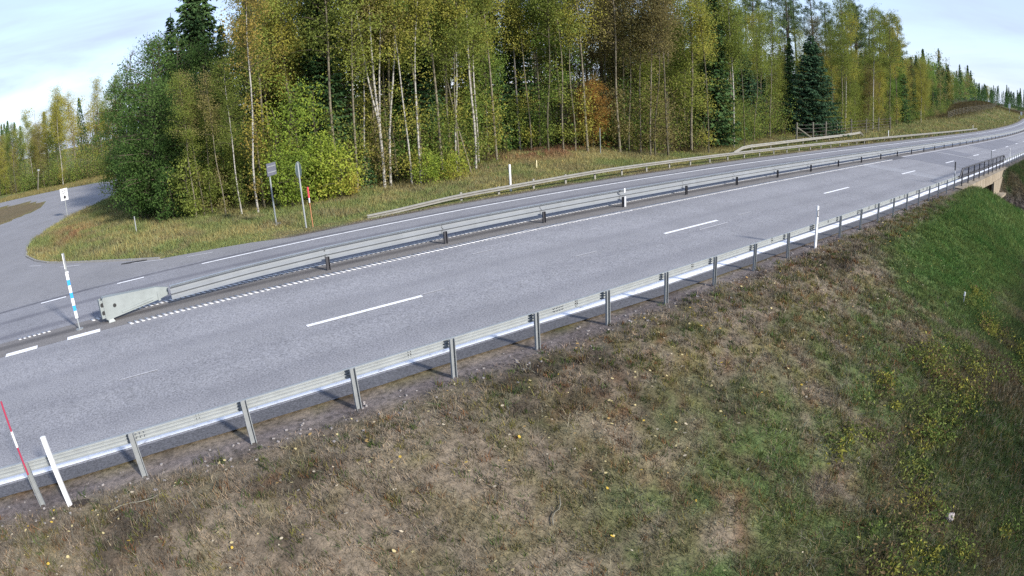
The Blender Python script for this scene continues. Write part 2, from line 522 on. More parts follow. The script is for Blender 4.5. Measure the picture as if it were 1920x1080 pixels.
def paintmat(name, col, lo, hi):
    m, t, b = newmat(name); P = pos(t)
    c = ramp(t, noise(t, 5, 7, .8, P), [(lo, [q * .45 for q in col]), (hi, col)])
    c = mixc(t, .5, c, ramp(t, noise(t, 40, 3, .7, P), [(.35, [.72] * 3), (.6, [1.1] * 3)]), 'MULTIPLY')
    t.links.new(c, b.inputs['Base Color']); b.inputs['Roughness'].default_value = .7
    return m
M['paint'] = paintmat('road_paint', (.76, .77, .78), .34, .46)
M['paint_mid'] = paintmat('dull_road_paint', (.60, .60, .60), .36, .54)
M['paint_old'] = plain('worn_road_paint', (.40, .40, .41), .7, 0, .25, 14)
M['galv'] = plain('galvanised_steel', (.270, .290, .295), .55, .0, .14, 5)
M['galv_dark'] = plain('weathered_steel_post', (.20, .213, .218), .55, .0, .22, 7)
M['steel_black'] = plain('blackened_steel', (.030, .030, .036), .6, .0, .2, 7)
M['galv_bright'] = plain('bright_galvanised_plate', (.220, .245, .240), .5, .0, .16, 2.2)
M['galv_med'] = plain('grey_median_rail', (.195, .210, .225), .6, 0, .12, 2)
M['galv_lip_lit'] = plain('lit_tone_rail_edge', (.30, .335, .37), .5, 0, .1, 2)
M['rail_warm'] = plain('aged_rail_steel', (.245, .238, .210), .6, .0, .2, 3)
M['white'] = plain('white_plastic', (.62, .63, .64), .45, 0, .05, 3)
M['black'] = plain('black_plastic', (.03, .03, .035), .4, 0, .1, 3)
M['blue'] = plain('blue_reflective_band', (.03, .30, .75), .4, 0, .05, 3)
M['red'] = plain('red_paint', (.33, .03, .07), .5, 0, .1, 3)
M['redbright'] = plain('bright_red_paint', (.55, .05, .07), .5, 0, .1, 3)
M['orange'] = plain('faded_orange_paint', (.38, .17, .08), .6, 0, .1, 3)
M['yellow'] = plain('yellow_reflector', (.62, .56, .34), .5, 0, .1, 3)
M['wood'] = barkmat('grey_timber', (.20, .19, .15), (.10, .095, .07), (6, 6, 2), .3, .7)
M['rubber'] = plain('dark_opening', (.02, .02, .02), .8, 0, .1, 3)

# main road
road = empty('road', (0, 0, 0)); tag(road, kind='structure')
xl = list(np.arange(-70, -6, 4.)) + list(np.arange(-6, 80, 1.0)) + list(np.arange(80, 420, 4.))
def wavy(base, a, s, sd_):
    return lambda x: base + a * (float(vnoise(np.array(x * s), np.array(sd_ + .5), sd_)) - .5)
def edgeL(x):
    return float(np.interp(x, [-6, .5, 3.5, 8, 12, 18, 25, 35, 45, 75, 120], [-.06, .10, .12, .06, -.10, -.16, -.30, -.28, -.25, -.22, -.1]))
strip('near_carriageway', M['asphalt_near'], xl, lambda x: 9.95 + edgeL(x), 16.96, .004, road, 3)
strip('near_shoulder', M['asphalt_dark'], xl, lambda x: 9.55 + edgeL(x) + wavy(0, .10, 1.3, 4)(x), lambda x: 9.95 + edgeL(x), .004, road)
strip('median_strip', M['asphalt_median'], xl, 16.96, 18.30, .006, road)
strip('far_carriageway', M['asphalt_far'], xl, 18.30, 22.65, .004, road)
strip('far_shoulder', M['asphalt_side'], xl, 22.65, lambda x: 23.35 + wavy(0, .18, .9, 8)(x), .004, road)
flatpoly('side_road', SIDE, -.112, M['asphalt_side']); tag(bpy.data.objects['side_road'], kind='structure')
# pale kerb stones along the wedge of grass
kp = [Vector((x, y, -.10)) for x, y in WEDGE[3:13]]
seg = []
for a, b_ in zip(kp[:-1], kp[1:]):
    n = max(1, int((b_ - a).length / 1.0))
    for q in range(n): seg.append((a.lerp(b_, q / n), a.lerp(b_, (q + 1) / n)))
kerb = empty('kerb', (0, 0, 0)); tag(kerb, kind='structure')
M['kerbstone'] = plain('kerb_stone', (.22, .215, .20), .85, 0, .3, 6)
for a, b_ in seg:
    mb = MB(); d = (b_ - a); L_ = d.length
    mb.box((0, 0, .0), (L_ * .97, .12, .09))
    o = mb.build('kerb_stone', M['kerbstone'], kerb); o.location = (a + b_) / 2; o.rotation_euler = (0, 0, math.atan2(d.y, d.x))

# patches of different asphalt beyond the bridge
strip('asphalt_patch', M['patch_light'], np.arange(40.5, 43.5, 1), 10.4, 16.9, .008, road)
strip('asphalt_patch', M['patch_dark'], np.arange(50, 60.5, 1.), lambda x: 10.3, lambda x: 16.9, .009, road)
strip('asphalt_patch', M['patch_light'], [60.2, 61.0], 10.1, 16.95, .012, road)
strip('asphalt_patch', M['patch_dark'], np.arange(61.4, 66, 1.), 13.6, 16.9, .008, road)
strip('asphalt_seam', M['patch_light'], [75.5, 76.6], 10.2, 17.0, .010, road)
strip('asphalt_patch', M['patch_dark'], np.arange(77, 110, 3.), 13.5, 16.9, .008, road)
strip('bridge_joint', M['asphalt_dark'], [47.1, 50.6], 16.6, 17.42, .013, road)

# painted lines
def dash(x0, x1, l0, l1, mat='paint', name='lane_dash', dz=.016):
    strip(name, M[mat], list(np.linspace(x0, x1, max(2, int((x1 - x0) / 2) + 1))), l0, l1, dz, road)
strip('near_edge_line', M['paint'], xl, lambda x: 9.99 + edgeL(x), lambda x: 10.30 + edgeL(x), .016, road)
for i in range(14):
    x0 = 3.87 + 12 * i
    dash(x0, x0 + 3.04, 13.32, 13.455)
dash(-8.1, -5.1, 13.34, 13.44)
for x0, x1, l in ((6.9, 7.6, 13.49), (-.62, .28, 13.17), (11.9, 12.75, 13.38), (20.3, 21.2, 13.4), (9.9, 10.6, 15.7)):
    dash(x0, x1, l - .02, l + .02, 'paint_old', 'worn_line', .015)
dash(17.2, 18.9, 12.9, 12.96, 'paint_old', 'worn_line', .015)
strip('far_edge_line', M['paint'], [x for x in np.arange(2.86, 400, 1.5)], 22.02, 22.15, .016, road)
for x0, x1 in ((-.29, .71), (-3.26, -2.26), (-6.25, -5.25), (-9.25, -8.25)):
    dash(x0, x1, 22.06, 22.20)
# faint dotted edge of the junction mouth
for a, b_ in (((-4.7, 30.6), (-4.0, 29.9)), ((-2.9, 28.3), (-1.9, 27.6)), ((.4, 25.35), (1.7, 24.6)), ((2.6, 24.1), (3.6, 23.9))):
    d = Vector(b_) - Vector(a); nrm = Vector((-d.y, d.x)).normalized() * .05
    flatpoly('junction_dash', [tuple(Vector(a) - nrm), tuple(Vector(b_) - nrm), tuple(Vector(b_) + nrm), tuple(Vector(a) + nrm)], -.104, M['paint_old'], road)

def rumble(x0, x1, l0, l1, step=.165, name='rumble_line'):
    drift = (lambda x: -.14 * float(sstep(np.array(x), 9, 18))) if l0 < 17.2 else (lambda x: -.06 * float(sstep(np.array(x), 8, 14)))
    """profiled line: slanting white bars side by side"""
    V = []; Fc = []
    for x in np.arange(x0, x1, step):
        n = len(V)
        s = .10
        for dx, l in ((0, l0), (step * .5, l0), (step * .5 - s, l1), (-s, l1)):
            p = P3(x + dx, l + drift(x), .013); V.append(p)
        for dx, l in ((0, l0), (step * .5, l0), (step * .5 - s, l1), (-s, l1)):
            p = P3(x + dx, l + drift(x), .019); V.append(p)
        Fc += [(n + 4, n + 5, n + 6, n + 7), (n, n + 1, n + 5, n + 4), (n + 1, n + 2, n + 6, n + 5), (n + 2, n + 3, n + 7, n + 6), (n + 3, n, n + 4, n + 7)]
    o = link(name, np_mesh(name, V, Fc), [M['paint_mid']], road); tag(o, kind='stuff')
rumble(-.08, 47.2, 16.78, 17.06)
rumble(-1.2, 60, 18.05, 18.32)
dash(50.6, 180, 16.88, 17.10, 'paint_old', 'median_line')
dash(60, 180, 18.12, 18.30, 'paint', 'median_line')
for x0, x1 in ((-3.97, -2.93), (-1.99, -.99), (-5.95, -4.95)):
    dash(x0, x1, 16.86, 17.12, name='median_dash', dz=.014)
for x0, x1 in ((-3.65, -2.62), (-5.65, -4.62)):
    rumble(x0, x1, 18.12, 18.34)

# ------------------------------------------------------------------ guard rails
def c_post(h, w=.10, d=.055, t=.012, flip=1):
    """steel channel post"""
    mb = MB()
    pr = [(-w / 2, 0), (w / 2, 0), (w / 2, -d), (w / 2 - t, -d), (w / 2 - t, -t), (-w / 2 + t, -t), (-w / 2 + t, -d), (-w / 2, -d)]
    mb.prism([(a, b_ * flip) for a, b_ in pr], (0, 0, -.25), (0, 0, h), (1, 0, 0), (0, 1, 0))
    return mb

def wbeam(name, pts, mat, parent, z0, z1, off, depth=.075, flip=1, humps=2):
    """corrugated beam swept along pts (world x,y,ground z); off = lateral offset of its back"""
    prof = []
    H_ = z1 - z0
    if humps == 3:
        base = [(0, .5), (.06, 1), (.27, 1), (.31, .5), (.36, .5), (.40, 1), (.60, 1), (.64, .5), (.69, .5), (.73, 1), (.95, 1), (1, .2)]
    elif humps == 2:
        base = [(0, 0), (.16, 1), (.30, 1), (.46, .12), (.54, .12), (.70, 1), (.84, 1), (1, 0)]
    else:
        base = [(0, .3), (.08, 1), (.90, 1), (1, .2)]
    outer = [(b_ * depth * flip, z0 + a * H_) for a, b_ in base]
    inner = [((b_ * depth - .012) * flip, z0 + a * H_ + (0.004 if a < .5 else -.004)) for a, b_ in base][::-1]
    prof = outer + inner
    V = []; n = len(prof)
    for (x, y, z) in pts:
        for u, v in prof: V.append((x, y + off + u, z + v))
    Fc = [(i * n + k, i * n + (k + 1) % n, (i + 1) * n + (k + 1) % n, (i + 1) * n + k) for i in range(len(pts) - 1) for k in range(n)]
    bm_ = bpy.data.meshes.new(name); 
    fs = Fc + [tuple(range(n - 1, -1, -1)), tuple((len(pts) - 1) * n + k for k in range(n))]
    bm_.from_pydata(V, [], fs)
    b2 = bmesh.new(); b2.from_mesh(bm_); bmesh.ops.recalc_face_normals(b2, faces=b2.faces); b2.to_mesh(bm_); b2.free()
    return link(name, bm_, [mat], parent)

# near rail, posts on the camera's side
def nearL(x): return 9.08 + float(np.interp(x, [-5, 0, 4, 12, 20, 30, 45, 80, 130], [.0, .02, .06, .02, .0, -.02, -.03, .0, 0]))
near = empty('guard_rail', P3(-2.41, 9.08)); tag(near, 'galvanised steel guard rail with channel posts along the near verge', 'guard rail')
near.location = (0, 0, 0)
post_near = c_post(.72).build('post', M['galv_dark'])
post_near.parent = near
NPX = [-2.41 + 1.898 * i for i in range(-2, 62)]
NPX = [x for x in NPX if not (39.2 < x < 58.6)]
for i, x in enumerate(NPX):
    o = post_near if i == 0 else post_near.copy()
    if i: COL.objects.link(o); o.parent = near
    px, py, pz = P3(x, nearL(x)); o.location = (px, py, pz); o.rotation_euler = (R(random.Random(i).uniform(-1.2, 1.2)), R(random.Random(i + 9).uniform(-1, 1)), 0)
segs = [(-7, 39.4), (57.9, 115)]
for s0, s1 in segs:
    x = s0
    while x < s1 - .01:
        x2 = min(x + 3.796, s1)
        k = max(2, int((x2 - x) / 2) + 1)
        pts = [P3(q, nearL(q)) for q in np.linspace(x, x2 + .05, k)]
        wbeam('rail_panel', pts, M['galv'], near, .515, .695, .055, .075, humps=3)
        x = x2
# bolt clusters at the splices
mb = MB()
for x in [-.6, 7.5, 14.6, 22.1, 29.7]:
    for k in range(4):
        for zz in (.60, .66):
            p = P3(x + .07 * k + .1, nearL(x)); mb.box((p[0], p[1] + .05, p[2] + zz), (.025, .02, .022))
mb.build('splice_bolts', M['galv_dark'], near)['kind'] = 'stuff'

# bridge railing: taller dark posts, three bars
br = empty('bridge_railing', (0, 0, 0)); tag(br, 'dark steel bridge railing with tall posts and mesh infill', 'railing')
BX = [39.7 + 2.005 * i for i in range(10)]
mb = MB(); mb.box((0, 0, .54), (.10, .07, 1.12)); mb.box((0, .05, .02), (.2, .2, .04))
pb = mb.build('post', M['steel_black'], br)
for i, x in enumerate(BX):
    o = pb if i == 0 else pb.copy()
    if i: COL.objects.link(o); o.parent = br
    o.location = P3(x, 9.05, .0)
def barline(name, pts, r, mat, parent, n=6):
    mb = MB(); mb.tube(pts, r, n); return mb.build(name, mat, parent)
barline('top_rail', [P3(39.0, 9.05, .58)] + [P3(39.3, 9.05, .80), P3(39.7, 9.05, 1.08)] + [P3(x, 9.05, 1.10) for x in BX[1:]] + [P3(58.2, 9.05, 1.04), P3(59.2, 9.05, .62)], .05, M['steel_black'], br)
barline('middle_rail', [P3(x, 9.05, .60) for x in BX], .028, M['steel_black'], br)
for z in (.50, .64):
    barline('lower_rail', [P3(x, 9.12, z) for x in [38.8] + BX + [58.8]], .034, M['steel_black'], br)
wire = MB()
for k in range(9):
    for q in range(8):
        x = BX[k] + .22 * (q + 1)
        a, b_ = P3(x, 9.05, .62), P3(x, 9.05, 1.08)
        wire.box(((a[0] + b_[0]) / 2, a[1], (a[2] + b_[2]) / 2), (.012, .012, .46))
w_ = wire.build('mesh_infill', M['steel_black'], br); w_['kind'] = 'stuff'

# median rail
med = empty('guard_rail', (0, 0, 0)); tag(med, 'single wide steel guard rail down the middle of the road on dark posts', 'guard rail')
pm = c_post(.40, .12, .06).build('post', M['steel_black'], med)
for i in range(48):
    x = 5.97 + 4.044 * i
    o = pm if i == 0 else pm.copy()
    if i: COL.objects.link(o); o.parent = med
    o.location = P3(x, 17.44)
x = 1.25
while x < 196:
    x2 = x + 4.044 if x > 1.3 else 1.926 + 4.044
    pts = []
    for q in np.linspace(x, x2 + .05, 3):
        p = P3(q, 17.44); pts.append((p[0], p[1], p[2] + (-.10 * (1 - min(1, (q - 1.25) / 3.5)))))
    wbeam('rail_panel', pts, M['galv_med'], med, .265, .615, .15, .085)
    wbeam('rail_lip', pts, M['galv_lip_lit'], med, .6155, .660, .15, .10)  # same steel, coloured lighter for the light on the rail's upper edge
    x = x2
# its big tapered end box
M['term'] = M['galv_bright']
tb = empty('rail_terminal', P3(-.75, 17.62)); tb.rotation_euler = (0, 0, R(9))
tag(tb, 'grey steel tapered end box where the median guard rail starts', 'guard rail end')
mb = MB()
def hexa(mb, A, B):
    mb.add(list(A) + list(B), [(0, 1, 2, 3), (7, 6, 5, 4), (0, 4, 5, 1), (1, 5, 6, 2), (2, 6, 7, 3), (3, 7, 4, 0)])
hexa(mb, [(0, -.13, .07), (0, .16, .07), (0, .16, .70), (0, -.13, .70)], [(1.62, -.05, .20), (1.62, .10, .20), (1.62, .10, .56), (1.62, -.05, .56)])
hexa(mb, [(1.62, -.05, .20), (1.62, .10, .20), (1.62, .10, .56), (1.62, -.05, .56)], [(1.98, -.01, .26), (1.98, .07, .26), (1.98, .07, .46), (1.98, -.01, .46)])
mb.build('body', M['term'], tb)
mb = MB(); mb.box((-.13, 0, .40), (.03, .30, .50)); mb.box((-.07, -.13, .40), (.12, .02, .50)); mb.box((-.07, .13, .40), (.12, .02, .50)); mb.box((-.02, 0, .40), (.03, .34, .58))
mb.build('front_plate', M['term'], tb)
for z in (.30, .52):
    mb = MB(); mb.tube([(-.07, -.150, z), (-.07, -.138, z)], .058, 12); mb.build('hole', M['rubber'], tb)
mb = MB(); mb.tube([(.30, -.138, .42), (.30, -.115, .42)], .05, 14); mb.build('round_opening', M['rubber'], tb)
mb = MB(); mb.box((.98, -.105, .235), (1.0, .035, .06), Matrix.Rotation(R(-6), 3, 'Y')); mb.build('side_rib', M['term'], tb)
mb = MB(); hexa(mb, [(.02, -.16, 0), (.02, .18, 0), (.22, .18, 0), (.22, -.16, 0)], [(.05, -.10, .12), (.05, .12, .12), (.16, .12, .12), (.16, -.10, .12)]); mb.build('foot', M['term'], tb)
mb = MB(); mb.box((1.66, -.055, .30), (.07, .03, .26)); mb.build('clamp', M['term'], tb)

# far rail
def farL(x): return 23.95 + float(np.interp(x, [9, 14, 20, 40, 120], [.45, .20, .05, -.02, 0]))
farr = empty('guard_rail', (0, 0, 0)); tag(farr, 'long pale guard rail on the far verge dipping into the grass at its left end', 'guard rail')
pf = c_post(.47, .10, .055, flip=-1).build('post', M['rail_warm'], farr)
for i in range(50):
    x = 14.9 + 2.02 * i + .02
    o = pf if i == 0 else pf.copy()
    if i: COL.objects.link(o); o.parent = farr
    o.location = P3(x, farL(x) + .14, -.02 - (.10 if i < 2 else 0))
x = 10.3
while x < 118:
    x2 = x + 4.04
    pts = []
    for q in np.linspace(x, x2 + .04, 4):
        p = P3(q, farL(q)); dip = -.22 * (1 - sstep(np.array(q), 10.3, 15.5)) - .16 * (1 - sstep(np.array(q), 14, 25)); pts.append((p[0], p[1], p[2] + float(dip)))
    wbeam('rail_panel', pts, M['rail_warm'], farr, .29, .48, .0, .10, flip=-1)
    x = x2
# shorter second rail behind it
r2 = empty('guard_rail', (0, 0, 0)); tag(r2, 'short second guard rail behind the far rail with bent down ends', 'guard rail')
p2 = c_post(.62, .09, .055, flip=-1).build('post', M['rail_warm'], r2)
def r2y(x): return 26.9 + (x - 40) * .06
for i in range(9):
    x = 43 + 3.3 * i
    o = p2 if i == 0 else p2.copy()
    if i: COL.objects.link(o); o.parent = r2
    o.location = (x, r2y(x) + .1, gz(x, r2y(x)))
xx = [40.0, 41.3, 42.5] + [44 + 4 * k for k in range(6)] + [67, 69.0, 70.6]
zz = [-.35, -.05, 0] + [0] * 6 + [.05, .1, -.5]
for k in range(len(xx) - 1):
    wbeam('rail_panel', [(xx[q], r2y(xx[q]), gz(xx[q], r2y(xx[q])) + zz[q]) for q in (k, k + 1)], M['rail_warm'], r2, .36, .60, 0, .07, flip=-1)
barline('brace', [(66.8, r2y(66.8) + .3, gz(67, 28) + .55), (64.0, r2y(64) + .9, gz(64, 28) + .25), (60.5, r2y(60.5) + 1.2, gz(60.5, 28) + .08)], .07, M['rail_warm'], r2)

# ------------------------------------------------------------------ bridge under the road
bd = empty('road_bridge', (0, 0, 0)); tag(bd, 'small stained concrete bridge carrying the road over a ditch', 'bridge')
m, t, b = newmat('stained_concrete'); P = pos(t)
mpp = nd(t, 'ShaderNodeMapping'); mpp.inputs['Scale'].default_value = (2.2, 2.2, .35); t.links.new(P, mpp.inputs['Vector'])
c = ramp(t, noise(t, 1, 6, .7, mpp.outputs[0]), [(.3, (.12, .095, .06)), (.5, (.23, .19, .135)), (.7, (.31, .27, .21))])
c = mixc(t, .6, c, ramp(t, noise(t, 7, 5, .7, P), [(.3, [.7] * 3), (.7, [1.2] * 3)]), 'MULTIPLY')
t.links.new(c, b.inputs['Base Color']); b.inputs['Roughness'].default_value = .95; bump(t, b, noise(t, 20, 4, .7, P), .3, .02)
M['concrete'] = m
def zr(x, L): return P3(x, L)[2]
def slab(name, xs, ztop, zbot, L0, L1, parent, mat):
    V = []; n = len(xs)
    for L_ in (L0, L1):
        for x, a, b_ in zip(xs, ztop, zbot):
            q = P3(x, L_); V.append((q[0], q[1], zr(x, 9) + a)); V.append((q[0], q[1], zr(x, 9) + b_))
    Fc = []
    o2 = 2 * n
    for i in range(n - 1):
        a, b_, c_, d_ = 2 * i, 2 * i + 1, 2 * i + 3, 2 * i + 2
        Fc += [(a, b_, c_, d_), (o2 + d_, o2 + c_, o2 + b_, o2 + a), (a, d_, o2 + d_, o2 + a), (b_, o2 + b_, o2 + c_, c_)]
    Fc += [(0, o2, o2 + 1, 1), (2 * n - 2, 2 * n - 1, o2 + 2 * n - 1, o2 + 2 * n - 2)]
    mb = MB(); mb.add(V, Fc); return mb.build(name, mat, parent)
slab('edge_beam', [38.6, 41.5, 44.4, 48, 50.4, 52.5, 56.2, 58.8], [-.02] * 8, [-.22, -.30, -.62, -.62, -.66, -.62, -.50, -.22], 8.72, 9.12, bd, M['concrete'])
slab('deck', [43.9, 52.6], [-.03, -.03], [-.52, -.52], 9.12, 23.9, bd, M['concrete'])
slab('kerb_ledge', [38.4, 59.0], [.03, .03], [-.018, -.018], 8.68, 9.26, bd, M['concrete'])
slab('abutment', [51.0, 51.6, 54.6], [-.66, -.60, -.62], [-3.4, -3.4, -.85], 8.80, 23.7, bd, M['concrete'])
slab('wing_wall', [50.5, 51.0, 53.6, 55.2], [-.56, -.56, -.56, -.5], [-1.55, -3.3, -3.3, -.9], 8.62, 8.82, bd, M['concrete'])
slab('abutment', [43.0, 44.4], [-.53, -.53], [-3.4, -3.4], 8.9, 23.7, bd, M['concrete'])
slab('ledge', [50.0, 56.0], [-1.62, -1.55], [-1.78, -1.72], 8.0, 8.75, bd, M['concrete'])

# rubble and broken slats lying in the ditch by the bridge
M['rubble'] = plain('grey_rubble', (.17, .15, .13), .95, 0, .35, 4)
rg = random.Random(4)
V = []; mb = MB()
for k in range(160):
    x = rg.uniform(48, 60); l = rg.uniform(3.2, 9.0)
    if abs(x - 48 - .75 * (9 - l)) > 3.2: continue
    s = rg.uniform(.15, .5); q = P3(x, l)
    ro = Matrix.Rotation(rg.uniform(0, 3), 3, 'Z') @ Matrix.Rotation(rg.uniform(-.4, .4), 3, 'X')
    mb.box((q[0], q[1], gz(q[0], q[1]) + s * .2), (s * 1.3, s, s * .6), ro)
o = mb.build('rubble', M['rubble']); tag(o, 'grey broken stones lying along the ditch by the bridge', 'rubble', kind='stuff')
df = empty('ditch_fence', (0, 0, 0)); tag(df, 'low leaning wire fence in the ditch right of the bridge', 'fence')
fp = []
for k in range(6):
    x = 49.2 + 1.15 * k; l = 6.6 - 1.0 * k * .75
    q = P3(x, l); z = gz(q[0], q[1]); fp.append(Vector((q[0], q[1], z)))
    mb = MB(); mb.tube([(0, 0, -.1), (.05, 0, .75)], .035, 6); o = mb.build('post', M['wood'], df); o.location = (q[0], q[1], z)
for h in (.25, .5, .7):
    barline('wire', [p + Vector((0, 0, h)) for p in fp], .018, M['rail_warm'], df, 4)

# ------------------------------------------------------------------ roadside posts
def delineator(x, l, h, label, refl='black', lean=(0, 0), group=None, base=0.0, w=.11, name='marker_post', xy=None, mat='white'):
    p = P3(x, l) if xy is None else (xy[0], xy[1], gz(*xy))
    e = empty(name, p); e.rotation_euler = (R(lean[0]), R(lean[1]), 0)
    tag(e, label, 'marker post', group)
    mb = MB()
    mb.prism([(-w / 2, -.02), (w / 2, -.02), (w / 2 + .01, .02), (0, .035), (-w / 2 - .01, .02)], (0, 0, -.15), (0, 0, h), (1, 0, 0), (0, 1, 0))
    mb.build('post_body', M[mat], e)
    if refl:
        mb = MB(); mb.box((0, -.026, h - .24), (w * .75, .012, .22)); mb.build('reflector_frame', M[refl], e)
        mb = MB(); mb.box((0, -.034, h - .24), (w * .32, .010, .17)); mb.build('reflector', M['white'], e)
    return e
delineator(18.33, 9.0, 1.32, 'white marker post with black framed reflector behind the near guard rail')
delineator(64.0, 9.3, 1.45, 'white marker post just beyond the right end of the bridge railing', 'galv_dark', w=.2)
e = delineator(0, 0, 1.20, 'plain round white marker post standing beside a dark hole at lower left', None, (1, 0), xy=(-1.89, 8.82), w=.075)
delineator(17.9, 24.6, 1.25, 'white marker post standing between far guard rail and red grass', None, w=.085)
delineator(67.5, 24.4, 1.05, 'white marker post behind the far guard rail near the fence posts', None)
delineator(117.5, 24.4, 1.05, 'pale marker post at the right end of the far guard rail', None, w=.14)
delineator(167.5, 24.4, 1.15, 'yellowish marker post on the verge below the fenced mound', None, w=.2, mat='yellow')
delineator(217.5, 24.4, 1.3, 'small marker post at the far right of the verge, farthest along the road', None, w=.2)
delineator(0, 0, .48, 'short post with a yellow top in the grass of the far verge', None, xy=(24.05, 30.3), w=.055, mat='yellow')
delineator(0, 0, 1.75, 'tall white pole at the forest edge among reddish leaves', None, xy=(30.4, 31.3), w=.035, mat='galv_bright')
M['lip2'] = plain('silver_plate', (.40, .41, .43), .5, 0, .1, 3)
# the white marker on a median post
e = empty('marker_post', P3(18.15, 17.36)); tag(e, 'short white marker fixed on a median guard rail post', 'marker post')
mb = MB(); mb.box((0, 0, .22), (.10, .03, .42)); mb.build('lower_plate', M['lip2'], e)
mb = MB(); mb.box((0, .02, .66), (.07, .03, .17)); mb.build('upper_plate', M['white'], e)

# hole beside the plain white post
mb = MB()
hv = [(-1.72 + .19 * math.cos(a) * (1 + .2 * math.sin(3 * a)), 8.80 + .10 * math.sin(a), gz(-1.72, 8.80) + .010 + .05 * 0) for a in [q * .5236 for q in range(12)]]
mb.add(hv + [(-1.72, 8.80, gz(-1.72, 8.8) - .1)], [(k, (k + 1) % 12, 12) for k in range(12)])
mb.add([(p[0], p[1], p[2] + .006) for p in hv], [tuple(range(12))])
M['hole'] = plain('dark_soil', (.028, .020, .014), 1, 0, .2, 8)
o = mb.build('hole', M['hole']); tag(o, kind='structure')

# blue and white banded marker on the median nose
e = empty('marker_pole', P3(-1.62, 17.62)); e.rotation_euler = (R(0), R(-.5), 0)
tag(e, 'tall blue and white banded marker pole at the nose of the median', 'marker pole')
mb = MB(); mb.tube([(0, 0, -.1), (0, 0, 2.05)], .022, 8); mb.build('pole', M['galv'], e)
mb = MB(); mb.box((0, -.01, 1.86), (.075, .06, .50)); mb.build('top_plate', M['galv_dark'], e)
mb = MB(); mb.box((-.022, -.048, 1.90), (.02, .02, .42)); mb.build('top_strip', M['white'], e)
mb = MB(); mb.box((.012, -.03, 1.60), (.10, .05, .035)); mb.build('bracket', M['white'], e)
z = .32
for k in range(7):
    h = .205 if k % 2 == 0 else .150
    mb = MB(); mb.box((0, -.004, z + h / 2), (.088, .040, h - .004)); mb.build('white_band' if k % 2 == 0 else 'blue_band', M['white' if k % 2 == 0 else 'blue'], e)
    z += h
mb = MB(); mb.tube([(0, 0, -.02), (0, 0, .02)], .12, 10); mb.build('foot', M['galv_dark'], e)

# red plough stakes
def stake(x, l, segs_, label, r=.016, lean=(0, 0), xy=None, cat='snow stake'):
    p = P3(x, l) if xy is None else (xy[0], xy[1], gz(*xy))
    e = empty('snow_stake', p); e.rotation_euler = (R(lean[0]), R(lean[1]), 0); tag(e, label, cat)
    for z0, z1, mt, rr_ in segs_:
        mb = MB(); mb.tube([(0, 0, z0), (0, 0, z1)], r * rr_, 8); mb.build('stake' if mt not in ('white',) else 'white_band', M[mt], e)
    return e
stake(-2.43, 9.02, [(.55, 1.02, 'red', 1), (1.02, 1.28, 'white', 1.3), (1.28, 1.76, 'red', 1)], 'thin red stake with a white band fixed to the guard rail at lower left', .017, (0, 0))
stake(0, 0, [(-.1, 1.02, 'orange', .9), (1.02, 1.22, 'white', 1.2), (1.22, 1.66, 'redbright', 1.7)], 'orange stake with a bright red top beside the round traffic sign', .024, (0, -1.5), xy=(8.03, 24.75))
stake(0, 0, [(-.1, .82, 'galv_dark', 1), (.82, 1.0, 'white', .6), (1.0, 1.5, 'steel_black', 1.1)], 'dark grey stake standing just before the bridge railing', .042, xy=P3(39.0, 9.4)[:2])
stake(0, 0, [(-.1, 1.3, 'galv_dark', 1)], 'thin grey stake beyond the bridge on the near road edge', .045, xy=P3(57.9, 10.3)[:2])
stake(0, 0, [(-.1, .8, 'galv', 1)], 'thin pale stick in the grass under the big green bush', .03, xy=(1.1, 33.0))

stake(0, 0, [(-.1, .30, 'galv_dark', 1), (.30, .42, 'white', 1.6)], 'tiny pale-topped peg in the green grass near the right edge', .02, xy=(20.6, 4.15))
# traffic signs seen from behind
s1 = empty('traffic_sign', (7.07, 26.94, gz(7.07, 26.94))); s1.rotation_euler = (0, R(-1.2), 0)
tag(s1, 'back of a rectangular grey sign on a pole, left of the rounded one', 'traffic sign')
mb = MB(); mb.tube([(0, 0, -.1), (0, 0, 2.6)], .035, 8); mb.build('pole', M['galv'], s1)
M['sign_back'] = plain('grey_sign_back', (.12, .125, .16), .55, .2, .08, 2)
mb = MB(); mb.box((.10, -.05, 2.42), (.62, .02, .54), Matrix.Rotation(R(35), 3, 'Z')); mb.build('sign_plate', M['sign_back'], s1)
for zz_ in (2.30, 2.55):
    mb = MB(); mb.box((.10, -.075, zz_), (.58, .02, .05), Matrix.Rotation(R(35), 3, 'Z')); mb.build('back_rib', M['galv_dark'], s1)
mb = MB(); mb.tube([(0, 0, -.04), (0, 0, .05)], .22, 10); mb.build('footing', M['kerbstone'], s1)
s2 = empty('traffic_sign', (7.78, 24.88, gz(7.78, 24.88))); s2.rotation_euler = (0, R(-1.5), 0)
tag(s2, 'back of a round grey sign on a tall pole beside the red stake', 'traffic sign')
mb = MB(); mb.tube([(0, 0, -.1), (0, 0, 2.68)], .034, 8); mb.build('pole', M['galv'], s2)
M['sign_green'] = plain('grey_green_sign_back', (.07, .10, .105), .5, .2, .08, 2)
def disc(name, r, thick, cx_, cy_, cz_, rz, mat, parent, n=24, sz=1.0):
    mb = MB(); ro = Matrix.Rotation(rz, 3, 'Z')
    pr = [(r * math.cos(2 * math.pi * k / n), r * sz * math.sin(2 * math.pi * k / n)) for k in range(n)]
    a = Vector((cx_, cy_, cz_)); d = ro @ Vector((0, thick, 0))
    mb.prism(pr, a, a + d, ro @ Vector((1, 0, 0)), (0, 0, 1)); return mb.build(name, mat, parent)
disc('sign_plate', .32, .025, .03, .05, 2.38, R(52), M['sign_green'], s2)
disc('sign_rim', .345, .012, .03, .075, 2.38, R(52), M['galv_bright'], s2)
